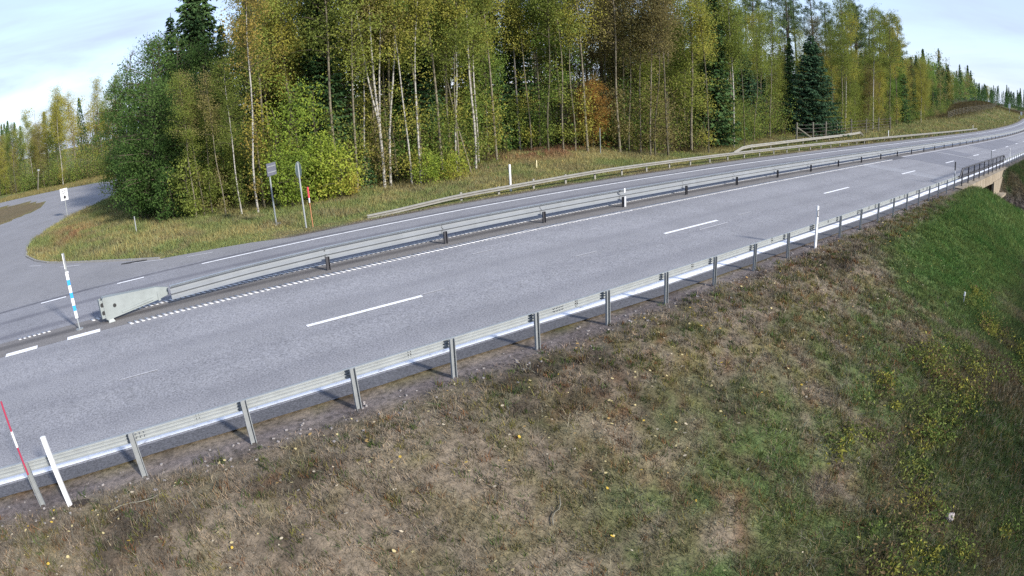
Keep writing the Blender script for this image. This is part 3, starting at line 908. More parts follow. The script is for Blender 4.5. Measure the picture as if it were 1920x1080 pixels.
# white information sign in the junction
s3 = empty('information_sign', (-3.55, 47.6, gz(-3.55, 47.6))); s3.rotation_euler = (0, 0, R(-6))
tag(s3, 'small white sign with a black symbol on a thin pole by the side road', 'sign')
mb = MB(); mb.tube([(0, 0, -.1), (0, 0, 1.95)], .03, 8); mb.build('pole', M['galv'], s3)
mb = MB(); mb.box((0, -.05, 1.62), (.60, .03, .84)); mb.build('sign_plate', M['white'], s3)
for k, (w_, zc) in enumerate(((.34, 1.87), (.26, 1.72))):
    for q in range(4):
        mb = MB(); mb.box((-w_ / 2 + w_ * (q + .5) / 4, -.071, zc), (w_ / 5.2, .008, .055)); mb.build('letter', M['black'], s3)
disc('symbol', .105, .010, .03, -.080, 1.43, 0, M['black'], s3, 10, 1.15)
# two far signs and one on the left
for (x, y, w_, h_, z_, lab, sh) in ((245, 36.5, .9, 1.6, 2.6, 'tall pale sign near the top of the mound at far right', 1), (262, 33.5, .8, 1.3, 1.4, 'smaller pale sign right of the tall one at far right', 0)):
    e = empty('traffic_sign', (x, y, gz(x, y))); tag(e, lab, 'traffic sign')
    mb = MB(); mb.tube([(0, 0, -.2), (0, 0, z_)], .06, 6); mb.build('pole', M['galv'], e)
    mb = MB(); mb.box((-.1, 0, z_), (.05, w_, h_)); mb.build('sign_plate', M['white'], e)
e = empty('leaning_pole', (-10.4, 88.5, gz(-10.4, 88.5))); e.rotation_euler = (0, R(10), 0); tag(e, 'leaning wooden pole with a pale cap at the edge of the left woods', 'pole')
mb = MB(); mb.tube([(0, 0, -.2), (0, 0, 2.6)], .09, 8); mb.build('pole', M['wood'], e)
mb = MB(); mb.tube([(0, 0, 2.6), (0, 0, 2.8)], .20, 8); mb.build('cap', M['galv'], e)

# wildlife fence behind the second rail
wf = empty('wildlife_fence', (0, 0, 0)); tag(wf, 'wooden post wildlife fence with wire netting beneath the big blue-green spruce', 'fence')
FP = [(54.2, 29.2), (57.2, 28.9), (60.5, 29.1), (64.5, 29.6), (69.5, 30.0), (75, 30.3), (81, 30.9), (87, 31.3)]
mb = MB(); mb.tube([(0, 0, -.3), (0, 0, 1.9)], .10, 8); fpost = mb.build('post', M['wood'], wf)
for k, (x, y) in enumerate(FP):
    o = fpost if k == 0 else fpost.copy()
    if k: COL.objects.link(o); o.parent = wf
    o.location = (x, y, gz(x, y)); o.rotation_euler = (0, R(random.Random(k).uniform(-3, 3)), 0)
barline('strut', [(54.3, 29.2, gz(54, 29) + 1.45), (57.0, 28.4, gz(57, 28.5) + .05)], .07, M['wood'], wf)
M['wire'] = plain('rusty_wire', (.10, .09, .08), .8, .3, .2, 5)
for h in (.25, .6, .95, 1.3, 1.65):
    barline('wire', [(x, y - .1, gz(x, y) + h) for x, y in FP], .014, M['wire'], wf, 4)
mf = empty('mound_fence', (0, 0, 0)); tag(mf, 'grey slatted fence running along the top of the far grassy mound', 'fence')
MP = [(150 + 5 * k, 38.5 + 4.4 * (k / 22.) + 1.8 * math.sin(k / 3.)) for k in range(23)]
mb = MB(); mb.box((0, 0, .8), (.10, .10, 1.9)); fp_ = mb.build('post', M['wood'], mf)
for k, (x, y) in enumerate(MP):
    o = fp_ if k == 0 else fp_.copy()
    if k: COL.objects.link(o); o.parent = mf
    o.location = (x, y, gz(x, y))
for h in (.3, .7, 1.1, 1.5):
    barline('wire', [(x, y - .1, gz(x, y) + h) for x, y in MP], .02, M['wood'], mf, 4)
# ------------------------------------------------------------------ trees
def unit(v): return v / np.maximum(np.linalg.norm(v, axis=-1, keepdims=True), 1e-9)

def leafquads(C, size, rs, aspect=.62, droop=0.0):
    n = len(C)
    u = unit(rs.normal(size=(n, 3)) + np.array([0, 0, -droop])); w = unit(rs.normal(size=(n, 3)))
    v = unit(np.cross(u, w))
    s = (size * rs.uniform(.6, 1.4, (n, 1))) / 2
    u = u * s; v = v * s * aspect
    V = np.stack([C - u, C + v, C + u, C - v], 1).reshape(-1, 3)
    F_ = np.arange(4 * n).reshape(n, 4)
    return V, F_, np.repeat(rs.random(n), 4)

def tubes_np(paths, sides=3):
    """paths: list of (pts (k,3), radii (k,)) -> quads"""
    Vs = []; Fs = []; n0 = 0
    ang = np.arange(sides) * 2 * np.pi / sides
    for P_, r_ in paths:
        P_ = np.asarray(P_, float); k = len(P_)
        d = unit(np.gradient(P_, axis=0))
        a = np.cross(d, [0.13, 0.2, .97]); a = np.where(np.linalg.norm(a, axis=1, keepdims=True) < .08, np.cross(d, [1, 0, 0]), a); a = unit(a)
        b_ = np.cross(d, a)
        ring = P_[:, None] + (a[:, None] * np.cos(ang)[None, :, None] + b_[:, None] * np.sin(ang)[None, :, None]) * np.asarray(r_)[:, None, None]
        Vs.append(ring.reshape(-1, 3))
        i = np.arange(k - 1)[:, None] * sides + np.arange(sides)[None]; j = np.arange(k - 1)[:, None] * sides + (np.arange(sides)[None] + 1) % sides
        Fs.append(np.stack([i, j, j + sides, i + sides], -1).reshape(-1, 4) + n0); n0 += k * sides
    if not Vs: return np.zeros((0, 3)), np.zeros((0, 4), int)
    return np.concatenate(Vs), np.concatenate(Fs)

def trunk_path(h, rs, bend_=.25, lean=(0, 0), k=11):
    t = np.linspace(0, 1, k)
    ph = rs.uniform(0, 6.28, 4)
    x = lean[0] * t + bend_ * (np.sin(t * 3.1 + ph[0]) - np.sin(ph[0])) * .5 + .06 * np.sin(t * 11 + ph[1])
    y = lean[1] * t + bend_ * (np.sin(t * 2.7 + ph[2]) - np.sin(ph[2])) * .5 + .06 * np.sin(t * 9 + ph[3])
    return np.stack([x, y, t * h], 1)

def crown_mesh(name, leafV, leafF, rnd, twigs):
    tV, tF = tubes_np(twigs, 3)
    V = np.concatenate([leafV, tV]); F_ = np.concatenate([leafF, tF + len(leafV)])
    return np_mesh(name, V, F_, False, None, np.concatenate([rnd, np.full(len(tV), .5)]), np.concatenate([np.zeros(len(leafF), int), np.ones(len(tF), int)]))

def deciduous(seed, h=14, stems=((0, 0),), r0=.10, lo=.35, spread=1.9, nbr=46, leaves=5200, lsize=.115, shape='birch', bend_=.35, clump=.30, low=0, fork=0.0):
    rs = np.random.RandomState(seed)
    trunks = []; twigs = []; cent = []; wts = []
    for si, ln in enumerate(stems):
        hh = h * (1 if si == 0 else rs.uniform(.8, .97))
        P_ = trunk_path(hh, rs, bend_, ln)
        if fork:
            if si == 0: base_ = P_.copy()
            else:
                tt_ = np.linspace(0, 1, len(P_)); k_ = np.clip((tt_ - fork) / (1 - fork), 0, 1) ** .85
                P_ = np.stack([np.interp(tt_ * hh, base_[:, 2], base_[:, 0]) + ln[0] * k_, np.interp(tt_ * hh, base_[:, 2], base_[:, 1]) + ln[1] * k_, tt_ * hh], 1)
        t = np.linspace(0, 1, len(P_))
        trunks.append((P_, r0 * (1 if si == 0 else .8) * (1 - .88 * t) + .008))
        nb = nbr // len(stems)
        for b_ in range(nb):
            q = lo + (1 - lo) * (b_ + rs.rand()) / nb if b_ >= low else rs.uniform(.06, lo)
            q = min(q, .985)
            o = np.array([np.interp(q, t, P_[:, i]) for i in range(3)])
            az = rs.uniform(0, 2 * np.pi)
            if shape == 'birch': L_ = spread * (.35 + .85 * np.sin(np.pi * min(1, (1 - q) / (1 - lo) * .72 + .12))) * rs.uniform(.7, 1.2); el = R(rs.uniform(25, 62))
            else: L_ = spread * (.35 + .9 * np.sin(np.pi * np.clip((q - lo) / (1 - lo) * .9 + .12, 0, 1)) ** .7) * rs.uniform(.75, 1.15); el = R(rs.uniform(5, 50))
            if b_ < low: L_ *= .5
            s = np.linspace(0, 1, 5)
            d = np.array([np.cos(az) * np.cos(el), np.sin(az) * np.cos(el), np.sin(el)])
            pts = o + d * (s * L_)[:, None]
            pts[:, 2] -= (s ** 2.2) * L_ * (.32 if shape == 'birch' else .15)
            pts += rs.normal(size=pts.shape) * .03
            twigs.append((pts, .020 * (1 - .75 * s) * (L_ / 1.6) + .003))
            m_ = max(2, int(L_ * 3.2))
            for k in range(m_):
                f_ = rs.uniform(.25, 1.05)
                c = o + d * f_ * L_; c[2] -= f_ ** 2.2 * L_ * .3
                c = c + rs.normal(size=3) * .16
                cent.append(c); wts.append(rs.uniform(.3, 1.6))
    cent = np.array(cent); wts = np.array(wts); wts /= wts.sum()
    idx = rs.choice(len(cent), leaves, p=wts)
    C = cent[idx] + rs.normal(size=(leaves, 3)) * np.array([clump, clump, clump * .85])
    C[:, 2] = np.maximum(C[:, 2], .15)
    V, F_, rn = leafquads(C, lsize, rs, .66, .5)
    # colour goes together in clumps
    rn = np.repeat(np.clip(rs.rand(len(cent))[idx] * .6 + rs.rand(leaves) * .4, 0, 1), 4)
    tv, tf = tubes_np(trunks, 7)
    return np_mesh('trunk', tv, tf, True), crown_mesh('crown', V, F_, rn, twigs)

def spruce(seed, h=14, w=2.4, lo=.04, dens=1.0, thin=False):
    rs = np.random.RandomState(seed)
    P_ = trunk_path(h, rs, .06); t = np.linspace(0, 1, len(P_))
    trunks = [(P_, .018 * h * (1 - .95 * t) * .8 + .01)]
    twigs = []; C = []; D = []; S = []
    z = lo * h
    while z < h * .985:
        q = z / h
        rad = w * (1 - q) ** .82 * rs.uniform(.82, 1.1) + .10
        nb = int(rs.randint(8, 11) * dens) if q < .9 else 5
        a0 = rs.uniform(0, 6.28)
        for b_ in range(nb):
            az = a0 + b_ * 2 * np.pi / nb + rs.uniform(-.25, .25); L_ = rad * rs.uniform(.75, 1.12)
            s = np.linspace(0, 1, 5)
            d2 = np.array([np.cos(az), np.sin(az), 0])
            zz = z - .28 * L_ * s + .20 * L_ * s ** 2.5 * 1.1 + (.35 * L_ * s if q > .8 else 0)
            pts = np.stack([d2[0] * s * L_, d2[1] * s * L_, zz], 1)
            twigs.append((pts, .016 * (1 - .8 * s) + .003))
            side = np.array([-d2[1], d2[0], 0])
            m_ = int(max(5, L_ * 17 * dens))
            for k in range(m_):
                f_ = rs.uniform(.12, 1.04)
                wd = (.10 + .34 * L_ * (1 - f_) * .55 + .12)
                off = rs.uniform(-1, 1) * wd
                c = d2 * f_ * L_ + side * off
                c[2] = np.interp(f_, s, zz) - abs(off) * .35 - rs.uniform(0, .10)
                C.append(c); D.append(unit(d2 * .8 + side * np.sign(off) * .7 + np.array([0, 0, -.45 - .3 * rs.rand()]))); S.append(rs.uniform(.20, .42))
        z += rs.uniform(.20, .34) * (1 if q < .7 else .8)
    C = np.array(C); D = np.array(D); S = np.array(S)[:, None]
    n = len(C); wv = unit(np.cross(D, unit(rs.normal(size=(n, 3)) * .5 + np.array([0, 0, 1])))) 
    u = D * S / 2; v = wv * S * .20
    V = np.stack([C - u, C + v * 1.2, C + u, C - v * 1.2], 1).reshape(-1, 3)
    F_ = np.arange(4 * n).reshape(n, 4)
    tv, tf = tubes_np(trunks, 7)
    return np_mesh('trunk', tv, tf, True), crown_mesh('crown', V, F_, np.repeat(rs.rand(n), 4), twigs)

def pine(seed, h=19, lo=.52, spread=2.3):
    rs = np.random.RandomState(seed)
    P_ = trunk_path(h, rs, .3); t = np.linspace(0, 1, len(P_))
    trunks = [(P_, .19 * (1 - .75 * t) + .01)]; twigs = []; C = []; D = []
    for b_ in range(44):
        q = lo + (1 - lo) * (b_ + rs.rand()) / 44; q = min(q, .99)
        o = np.array([np.interp(q, t, P_[:, i]) for i in range(3)])
        az = rs.uniform(0, 6.28); L_ = spread * (1.15 - .8 * (q - lo) / (1 - lo)) * rs.uniform(.6, 1.15); el = R(rs.uniform(-5, 35))
        s = np.linspace(0, 1, 5); d = np.array([np.cos(az) * np.cos(el), np.sin(az) * np.cos(el), np.sin(el)])
        pts = o + d * (s * L_)[:, None]; pts[:, 2] += -.12 * L_ * np.sin(s * 3.1)
        twigs.append((pts, .032 * (1 - .8 * s) + .004))
        for k in range(int(5 + L_ * 4)):
            f_ = rs.uniform(.35, 1.05); c = o + d * f_ * L_ + rs.normal(size=3) * .16
            m_ = 13
            C.append(c + rs.normal(size=(m_, 3)) * .12)
    C = np.concatenate(C)
    V, F_, rn = leafquads(C, .22, rs, .22)
    tv, tf = tubes_np(trunks, 8)
    return np_mesh('trunk', tv, tf, True), crown_mesh('crown', V, F_, rn, twigs)

def bare(seed, h=12, r0=.08):
    rs = np.random.RandomState(seed)
    P_ = trunk_path(h, rs, .3); t = np.linspace(0, 1, len(P_)); tw = []
    for b_ in range(48):
        q = min(.3 + .7 * (b_ + rs.rand()) / 48, .98)
        o = np.array([np.interp(q, t, P_[:, i]) for i in range(3)]); az = rs.uniform(0, 6.28); L_ = 1.9 * (1.15 - q) * rs.uniform(.7, 1.2) + .3; el = R(rs.uniform(30, 65))
        s = np.linspace(0, 1, 5); d = np.array([np.cos(az) * np.cos(el), np.sin(az) * np.cos(el), np.sin(el)])
        pts = o + d * (s * L_)[:, None] + rs.normal(size=(5, 3)) * .03
        tw.append((pts, .022 * (1 - .8 * s) + .006))
        for k in range(6):
            f_ = rs.uniform(.3, 1); c = o + d * f_ * L_; dd = unit(d + rs.normal(size=3) * .6) * rs.uniform(.3, .8)
            tw.append((np.stack([c, c + dd * .5, c + dd + [0, 0, .05]]), np.array([.011, .008, .005])))
    C = np.array([p[0][-1] for p in tw]); C = np.repeat(C, 2, 0) + rs.normal(size=(2 * len(C), 3)) * .12
    V, F_, rn = leafquads(C, .07, rs)
    tv, tf = tubes_np([(P_, r0 * (1 - .9 * t) + .008)], 6)
    return np_mesh('trunk', tv, tf, True), crown_mesh('crown', V, F_, rn, tw)

# leaf colours run from dark/old to fresh within one kind
Lf = {
    'olive': [(.050, .062, .018), (.074, .092, .022), (.106, .126, .028), (.142, .148, .034)],
    'yellow': [(.084, .084, .022), (.126, .124, .028), (.175, .165, .034), (.180, .142, .032)],
    'orange': [(.088, .072, .025), (.125, .100, .029), (.170, .130, .034), (.190, .118, .030)],
    'brown': [(.070, .060, .029), (.094, .080, .034), (.118, .102, .040), (.105, .102, .034)],
    'green': [(.036, .068, .016), (.058, .098, .022), (.088, .132, .030), (.120, .145, .032)],
    'deep': [(.022, .044, .012), (.034, .062, .017), (.050, .082, .024), (.074, .078, .024)],
    'lime': [(.060, .090, .019), (.098, .135, .023), (.145, .175, .028), (.195, .180, .034)],
    'rowan': [(.110, .078, .024), (.170, .084, .024), (.105, .105, .028), (.185, .115, .024)],
    'spruce': [(.014, .030, .013), (.020, .042, .017), (.030, .055, .020), (.038, .063, .023)],
    'bluespruce': [(.018, .036, .019), (.027, .051, .026), (.038, .066, .034), (.048, .077, .037)],
    'pine': [(.024, .040, .018), (.037, .057, .024), (.053, .074, .030), (.066, .084, .034)],
    'twig': [(.085, .072, .065), (.115, .095, .085), (.135, .115, .10), (.11, .09, .06)],
}
for k_, v_ in Lf.items():
    M['leaf_' + k_] = leafmat('foliage_' + k_, v_, 2.15, .44 if 'spruce' not in k_ and k_ != 'pine' else .12)
M['bark_white'] = barkmat('birch_bark', (.34, .325, .29), (.10, .09, .075), (4, 4, 9), .40, .50)
M['bark_pale'] = barkmat('pale_bark', (.19, .17, .12), (.085, .072, .05), (3, 3, 8), .35, .6)
M['bark_olive'] = barkmat('olive_bark', (.115, .105, .07), (.055, .048, .032), (3, 3, 8), .35, .6)
M['bark_dark'] = barkmat('dark_bark', (.085, .072, .058), (.035, .030, .025), (4, 4, 4), .35, .6)
M['bark_grey'] = barkmat('grey_bark', (.17, .16, .15), (.075, .07, .062), (4, 4, 7), .35, .55)
M['twig'] = plain('twigs', (.085, .070, .052), .9, 0, .2, 5, .1)

PROTO = {}
def proto(key, meshes): PROTO[key] = meshes
for s in range(4):
    proto('birch%d' % s, deciduous(10 + s, 14.5, r0=.075, lo=.26, spread=1.75, nbr=70, leaves=9500, lsize=.105, low=16))
proto('birch_low0', deciduous(21, 12.5, r0=.075, lo=.10, spread=1.9, nbr=76, leaves=11500, lsize=.105, low=8))
proto('birch_low1', deciduous(22, 11, r0=.07, lo=.06, spread=1.75, nbr=70, leaves=10500, lsize=.105, low=6))
proto('birch_twin', deciduous(31, 14.5, ((0, 0), (-.9, .3), (.8, -.2)), fork=.28, r0=.085, lo=.40, spread=1.5, nbr=66, leaves=6500, lsize=.105, low=8, bend_=.25))
proto('birch_lean', deciduous(32, 14.5, ((.9, .3),), r0=.07, lo=.46, spread=1.6, nbr=46, leaves=5000, lsize=.105, low=6, bend_=.35))
proto('thin0', deciduous(41, 12, r0=.05, lo=.42, spread=1.15, nbr=50, leaves=4400, lsize=.10, low=12, bend_=.5))
proto('thin1', deciduous(42, 11, r0=.045, lo=.38, spread=1.1, nbr=50, leaves=4200, lsize=.10, low=14, bend_=.4))
proto('thin_lean', deciduous(43, 11, ((2.3, .2),), r0=.06, lo=.6, spread=1.0, nbr=26, leaves=1900, lsize=.11, bend_=.2))
proto('broad0', deciduous(51, 9.5, ((0, 0), (.8, .6), (-.9, .4)), r0=.10, lo=.05, spread=2.7, nbr=120, leaves=24000, lsize=.115, shape='round', clump=.26))
proto('broad1', deciduous(52, 8.0, ((0, 0), (-.7, -.5)), r0=.08, lo=.06, spread=2.1, nbr=90, leaves=16000, lsize=.11, shape='round', clump=.26))
proto('aspen0', deciduous(61, 15, r0=.12, lo=.22, spread=2.0, nbr=60, leaves=7600, lsize=.13, shape='round', clump=.30))
proto('shrub0', deciduous(71, 3.4, ((0, 0), (.6, .3), (-.7, .2), (.1, -.6)), r0=.03, lo=.10, spread=1.1, nbr=60, leaves=4200, lsize=.13, shape='round', clump=.20))
proto('shrub1', deciduous(72, 2.4, ((0, 0), (.5, -.4), (-.5, .5)), r0=.022, lo=.12, spread=1.0, nbr=44, leaves=2700, lsize=.12, shape='round', clump=.20))
proto('sap0', deciduous(81, 5.0, r0=.028, lo=.25, spread=.7, nbr=28, leaves=1300, lsize=.10, bend_=.3))
proto('spruce0', spruce(91, 15, 2.5, .03))
proto('spruce1', spruce(92, 13, 2.0, .05))
proto('spruce_wide', spruce(93, 11.5, 4.5, .01, 1.3))
proto('spruce_young', spruce(94, 4.2, 1.3, .02, .9))
proto('pine0', pine(101, 19, .62, 2.6)); proto('pine1', pine(102, 18, .66, 2.3))
proto('bare0', bare(111)); proto('bare1', bare(112, 10, .06))

TREES = empty('tree_templates')     # removed again below
bpy.data.objects.remove(TREES)
NT = [0]
def tree(kind, name, x, y, leaf, bark, label, cat, group=None, s=1.0, rz=None, sz=None):
    NT[0] += 1
    rg_ = random.Random(NT[0] * 7 + 1)
    e = empty(name, (x, y, gz(x, y) - .03), rz if rz is not None else rg_.uniform(0, 6.28))
    e.scale = (s, s, s if sz is None else sz)
    tag(e, label, cat, group)
    tm, cm = PROTO[kind]
    for nm, me, ms in (('trunk', tm, [bark]), ('crown', cm, [leaf, 'twig'])):
        if not me.materials:
            for q in ms: me.materials.append(M[q if q == 'twig' else ('leaf_' + q if nm == 'crown' else q)])
        o = bpy.data.objects.new(nm, me); COL.objects.link(o); o.parent = e
        sl_ = o.material_slots[0]; sl_.link = 'OBJECT'
        sl_.material = M['leaf_' + ms[0]] if nm == 'crown' else M[ms[0]]
    return e
PLACED = []
def T(kind, name, x, y, leaf, bark, label, cat='tree', **k):
    PLACED.append((x, y)); return tree(kind, name, x, y, leaf, bark, label, cat, **k)

# trees one can point at
T('birch_twin', 'birch_tree', 14.75, 31.9, 'brown', 'bark_white', 'white birch forking into three stems, brightest trunk behind the far rail', rz=0, s=1.0)
T('birch_lean', 'birch_tree', 15.15, 32.1, 'olive', 'bark_white', 'tall leaning white birch right beside the forked one', rz=-.3)
T('birch1', 'birch_tree', 20.9, 32.2, 'olive', 'bark_white', 'slim birch with speckled white foot near the reddish grass')
T('thin_lean', 'birch_tree', 20.2, 31.6, 'olive', 'bark_pale', 'thin pale stem leaning right in front of the speckled birch', s=.8, rz=2.2)
T('spruce0', 'spruce_tree', 12.6, 34.8, 'spruce', 'bark_dark', 'tall narrow dark spruce left of the forked white birch', s=.95)
T('shrub0', 'bush', 9.0, 30.7, 'lime', 'bark_olive', 'bright yellow-green bush behind the round traffic sign', 'bush', s=.85)
T('shrub1', 'bush', 11.6, 30.8, 'lime', 'bark_olive', 'bright lime bush right of the round sign, beside the golden one', 'bush', s=1.1, rz=2)
T('shrub0', 'bush', 10.6, 31.2, 'lime', 'bark_olive', 'loose yellow-green bush between the two brighter ones', 'bush', s=.95, rz=4)
T('sap0', 'young_tree', 8.4, 31.4, 'lime', 'bark_olive', 'young yellow-green tree rising behind the rectangular sign', s=1.0)
T('sap0', 'young_tree', 10.1, 31.6, 'lime', 'bark_olive', 'young lime-green tree above the bright bush', s=1.15, rz=1)
T('sap0', 'young_tree', 9.3, 31.9, 'lime', 'bark_olive', 'tallest of the young yellow-green trees by the signs', s=1.25, rz=3)
T('sap0', 'young_tree', 11.1, 32.2, 'lime', 'bark_olive', 'young yellow-green tree just left of the dark narrow spruce', s=1.15, rz=5)
T('sap0', 'young_tree', 7.9, 32.3, 'yellow', 'bark_olive', 'thin young tree with golden leaves left of the signs', s=1.1, rz=2)
T('shrub1', 'bush', 12.4, 31.2, 'yellow', 'bark_olive', 'small bush with golden leaves between lime bush and birch', 'bush', s=.5)
T('shrub1', 'bush', 16.9, 30.9, 'lime', 'bark_olive', 'low bright green bush right of the white birches', 'bush', s=.72)
T('shrub1', 'bush', 18.6, 30.7, 'lime', 'bark_olive', 'small lime bush between thin trunks, nearest the start of the red grass', 'bush', s=.6, rz=1)
T('broad0', 'willow_tree', 4.3, 40.5, 'deep', 'bark_dark', 'large dense green broadleaf tree in the middle of the wedge thicket', s=1.10)
T('broad1', 'willow_tree', 2.7, 36.4, 'deep', 'bark_dark', 'round dark green tree in front of the large one on the wedge', s=.98, rz=.6)
T('broad0', 'willow_tree', 5.6, 37.4, 'deep', 'bark_dark', 'broad green tree right of the round one, under the big spruce', s=.80, rz=2.2)
T('broad1', 'willow_tree', 2.5, 44.5, 'deep', 'bark_dark', 'green tree at the left edge of the thicket facing the side road', s=1.15, rz=4)
T('broad1', 'willow_tree', 4.3, 35.3, 'deep', 'bark_dark', 'small dense green tree low at the front of the thicket', s=.72, rz=1)
T('broad0', 'willow_tree', 7.1, 39.2, 'deep', 'bark_dark', 'green tree closing the right side of the thicket under the spruces', s=1.0, rz=3.3)
T('broad1', 'willow_tree', 6.6, 35.5, 'olive', 'bark_dark', 'olive and brown leaved tree behind the first thin trunks', s=.66, rz=5)
T('broad0', 'willow_tree', 4.6, 43.5, 'deep', 'bark_dark', 'tall dense green tree behind the middle one of the thicket', s=1.12, rz=5)
T('shrub0', 'bush', 1.9, 36.6, 'deep', 'bark_dark', 'dark green bush at the left foot of the thicket', 'bush', s=1.0)
T('shrub0', 'bush', 3.3, 34.2, 'deep', 'bark_dark', 'dark green bush low in front of the thicket', 'bush', s=.8, rz=2)
T('shrub0', 'bush', 1.1, 50.5, 'olive', 'bark_dark', 'grey-green bush beside the bend of the side road', 'bush', s=1.1)
T('spruce0', 'spruce_tree', 6.3, 42.0, 'spruce', 'bark_dark', 'tallest dark spruce at left, rising out of the green thicket', s=1.08, rz=1)
T('spruce1', 'spruce_tree', 5.5, 46.5, 'spruce', 'bark_dark', 'second dark spruce just left behind the tallest one', s=1.0, rz=2)
T('spruce1', 'spruce_tree', 8.1, 40.5, 'spruce', 'bark_dark', 'dark spruce right of the tallest one, half hidden by birches', s=.85, rz=3)
T('spruce0', 'spruce_tree', 7.6, 44.5, 'spruce', 'bark_dark', 'broad dark spruce just right of the tallest one at left', s=1.1, rz=4)
T('bare0', 'bare_tree', 3.2, 58, 'twig', 'bark_grey', 'leafless twiggy tree against the sky left of the tall spruce', s=.98)
T('bare1', 'bare_tree', 5.0, 55, 'twig', 'bark_grey', 'small leafless tree with pale twigs close to the tall spruce', s=1.2)
T('aspen0', 'aspen_tree', 30.2, 35.0, 'green', 'bark_olive', 'fresh green tree crown at the centre right of the wood', s=.95)
T('broad1', 'rowan_tree', 31.2, 32.9, 'rowan', 'bark_olive', 'orange and brown leaved rowan above the tall white pole', s=.62)
T('sap0', 'young_tree', 33.0, 31.4, 'green', 'bark_olive', 'small bright green sapling between two thin birches', s=.95)
T('birch0', 'birch_tree', 26.5, 35.2, 'olive', 'bark_grey', 'thick grey speckled trunk at the left edge of the darker wood', s=1.05)
T('birch2', 'aspen_tree', 44.8, 33.2, 'olive', 'bark_grey', 'thick pale grey trunk behind the low far bushes', s=1.15)
T('spruce_wide', 'spruce_tree', 63.0, 32.0, 'bluespruce', 'bark_dark', 'big cone-shaped blue-green spruce behind the wildlife fence', s=.95)
T('spruce_wide', 'spruce_tree', 56.5, 36.5, 'bluespruce', 'bark_dark', 'blue-green spruce partly hidden right of the big cone-shaped one', s=.72, rz=2)
T('birch_low1', 'birch_tree', 118, 36.0, 'yellow', 'bark_white', 'golden-yellow birch standing out at the far right of the wood', s=1.0)
T('shrub0', 'bush', 4.4, 33.4, 'olive', 'bark_olive', 'olive bush among the first thin trunks on the left', 'bush', s=.95)
T('spruce_young', 'spruce_tree', 14.0, 32.6, 'spruce', 'bark_dark', 'tiny dark spruce at the foot of the white birches', s=.55)

LN = {'olive': 'olive', 'yellow': 'golden', 'orange': 'orange-brown', 'brown': 'brown', 'green': 'green'}
def where(x, y):
    for x1, w_ in ((12, 'behind the traffic signs'), (16, 'behind the forked white birch'), (22, 'between the white birches and the red grass'), (31, 'behind the red grass patch'),
                   (38, 'right of the tall white pole'), (52, 'behind the left end of the short second rail'), (68, 'around the big blue-green spruce'), (90, 'behind the wildlife fence'), (120, 'above the right end of the far rail')):
        if x < x1: return w_
    return 'on the way to the fenced mound'
GS = 'slender autumn birches crowding the forest edge'
THIN = [(4.33, 32.79), (4.81, 32.9), (5.33, 33.2), (5.72, 31.7), (6.49, 31.3), (7.35, 31.2), (7.9, 31.9), (13.1, 31.92), (14.0, 32.5), (12.2, 32.2), (16.2, 31.5), (16.67, 31.3), (17.4, 32.3),
        (18.54, 31.95), (18.95, 30.9), (19.4, 31.8), (22.0, 33.5), (23.1, 33.0), (26.9, 34.4), (27.3, 33), (28.34, 32.7), (29.0, 32.3), (29.81, 31.9), (32.15, 31.2), (32.9, 30.9),
        (33.45, 30.4), (33.6, 29.6), (34.0, 29.5), (34.7, 28.9), (38.83, 28.4), (43.86, 29.4), (44.7, 29.0), (49.4, 31), (54, 32), (68.5, 30.4), (70, 31.6), (71.6, 31.8), (82, 32.2), (88, 31.8), (95, 33)]
rg = random.Random(77)
for i, (x, y) in enumerate(THIN):
    lf = 'orange' if x < 8 and i % 2 else ('brown' if 31 < x < 37 else rg.choice(['olive', 'olive', 'yellow']))
    k = rg.choice(['thin0', 'thin1', 'birch1', 'birch3'])
    small = x < 6.6
    if small: lf = rg.choice(['olive', 'brown', 'olive'])
    T(k, 'birch_tree', x, y, lf, rg.choice(['bark_pale', 'bark_pale', 'bark_white', 'bark_olive']),
      'short slender birch before the dark spruces at the left end of the wood' if small else 'slender %s-leaved birch foremost in the wood %s' % (LN.get(lf, lf), where(x, y)),
      group='short birches at the left end of the wood' if small else 'front birches ' + where(x, y) + ' ' + lf, s=rg.uniform(.48, .62) if small else rg.uniform(.9, 1.15))

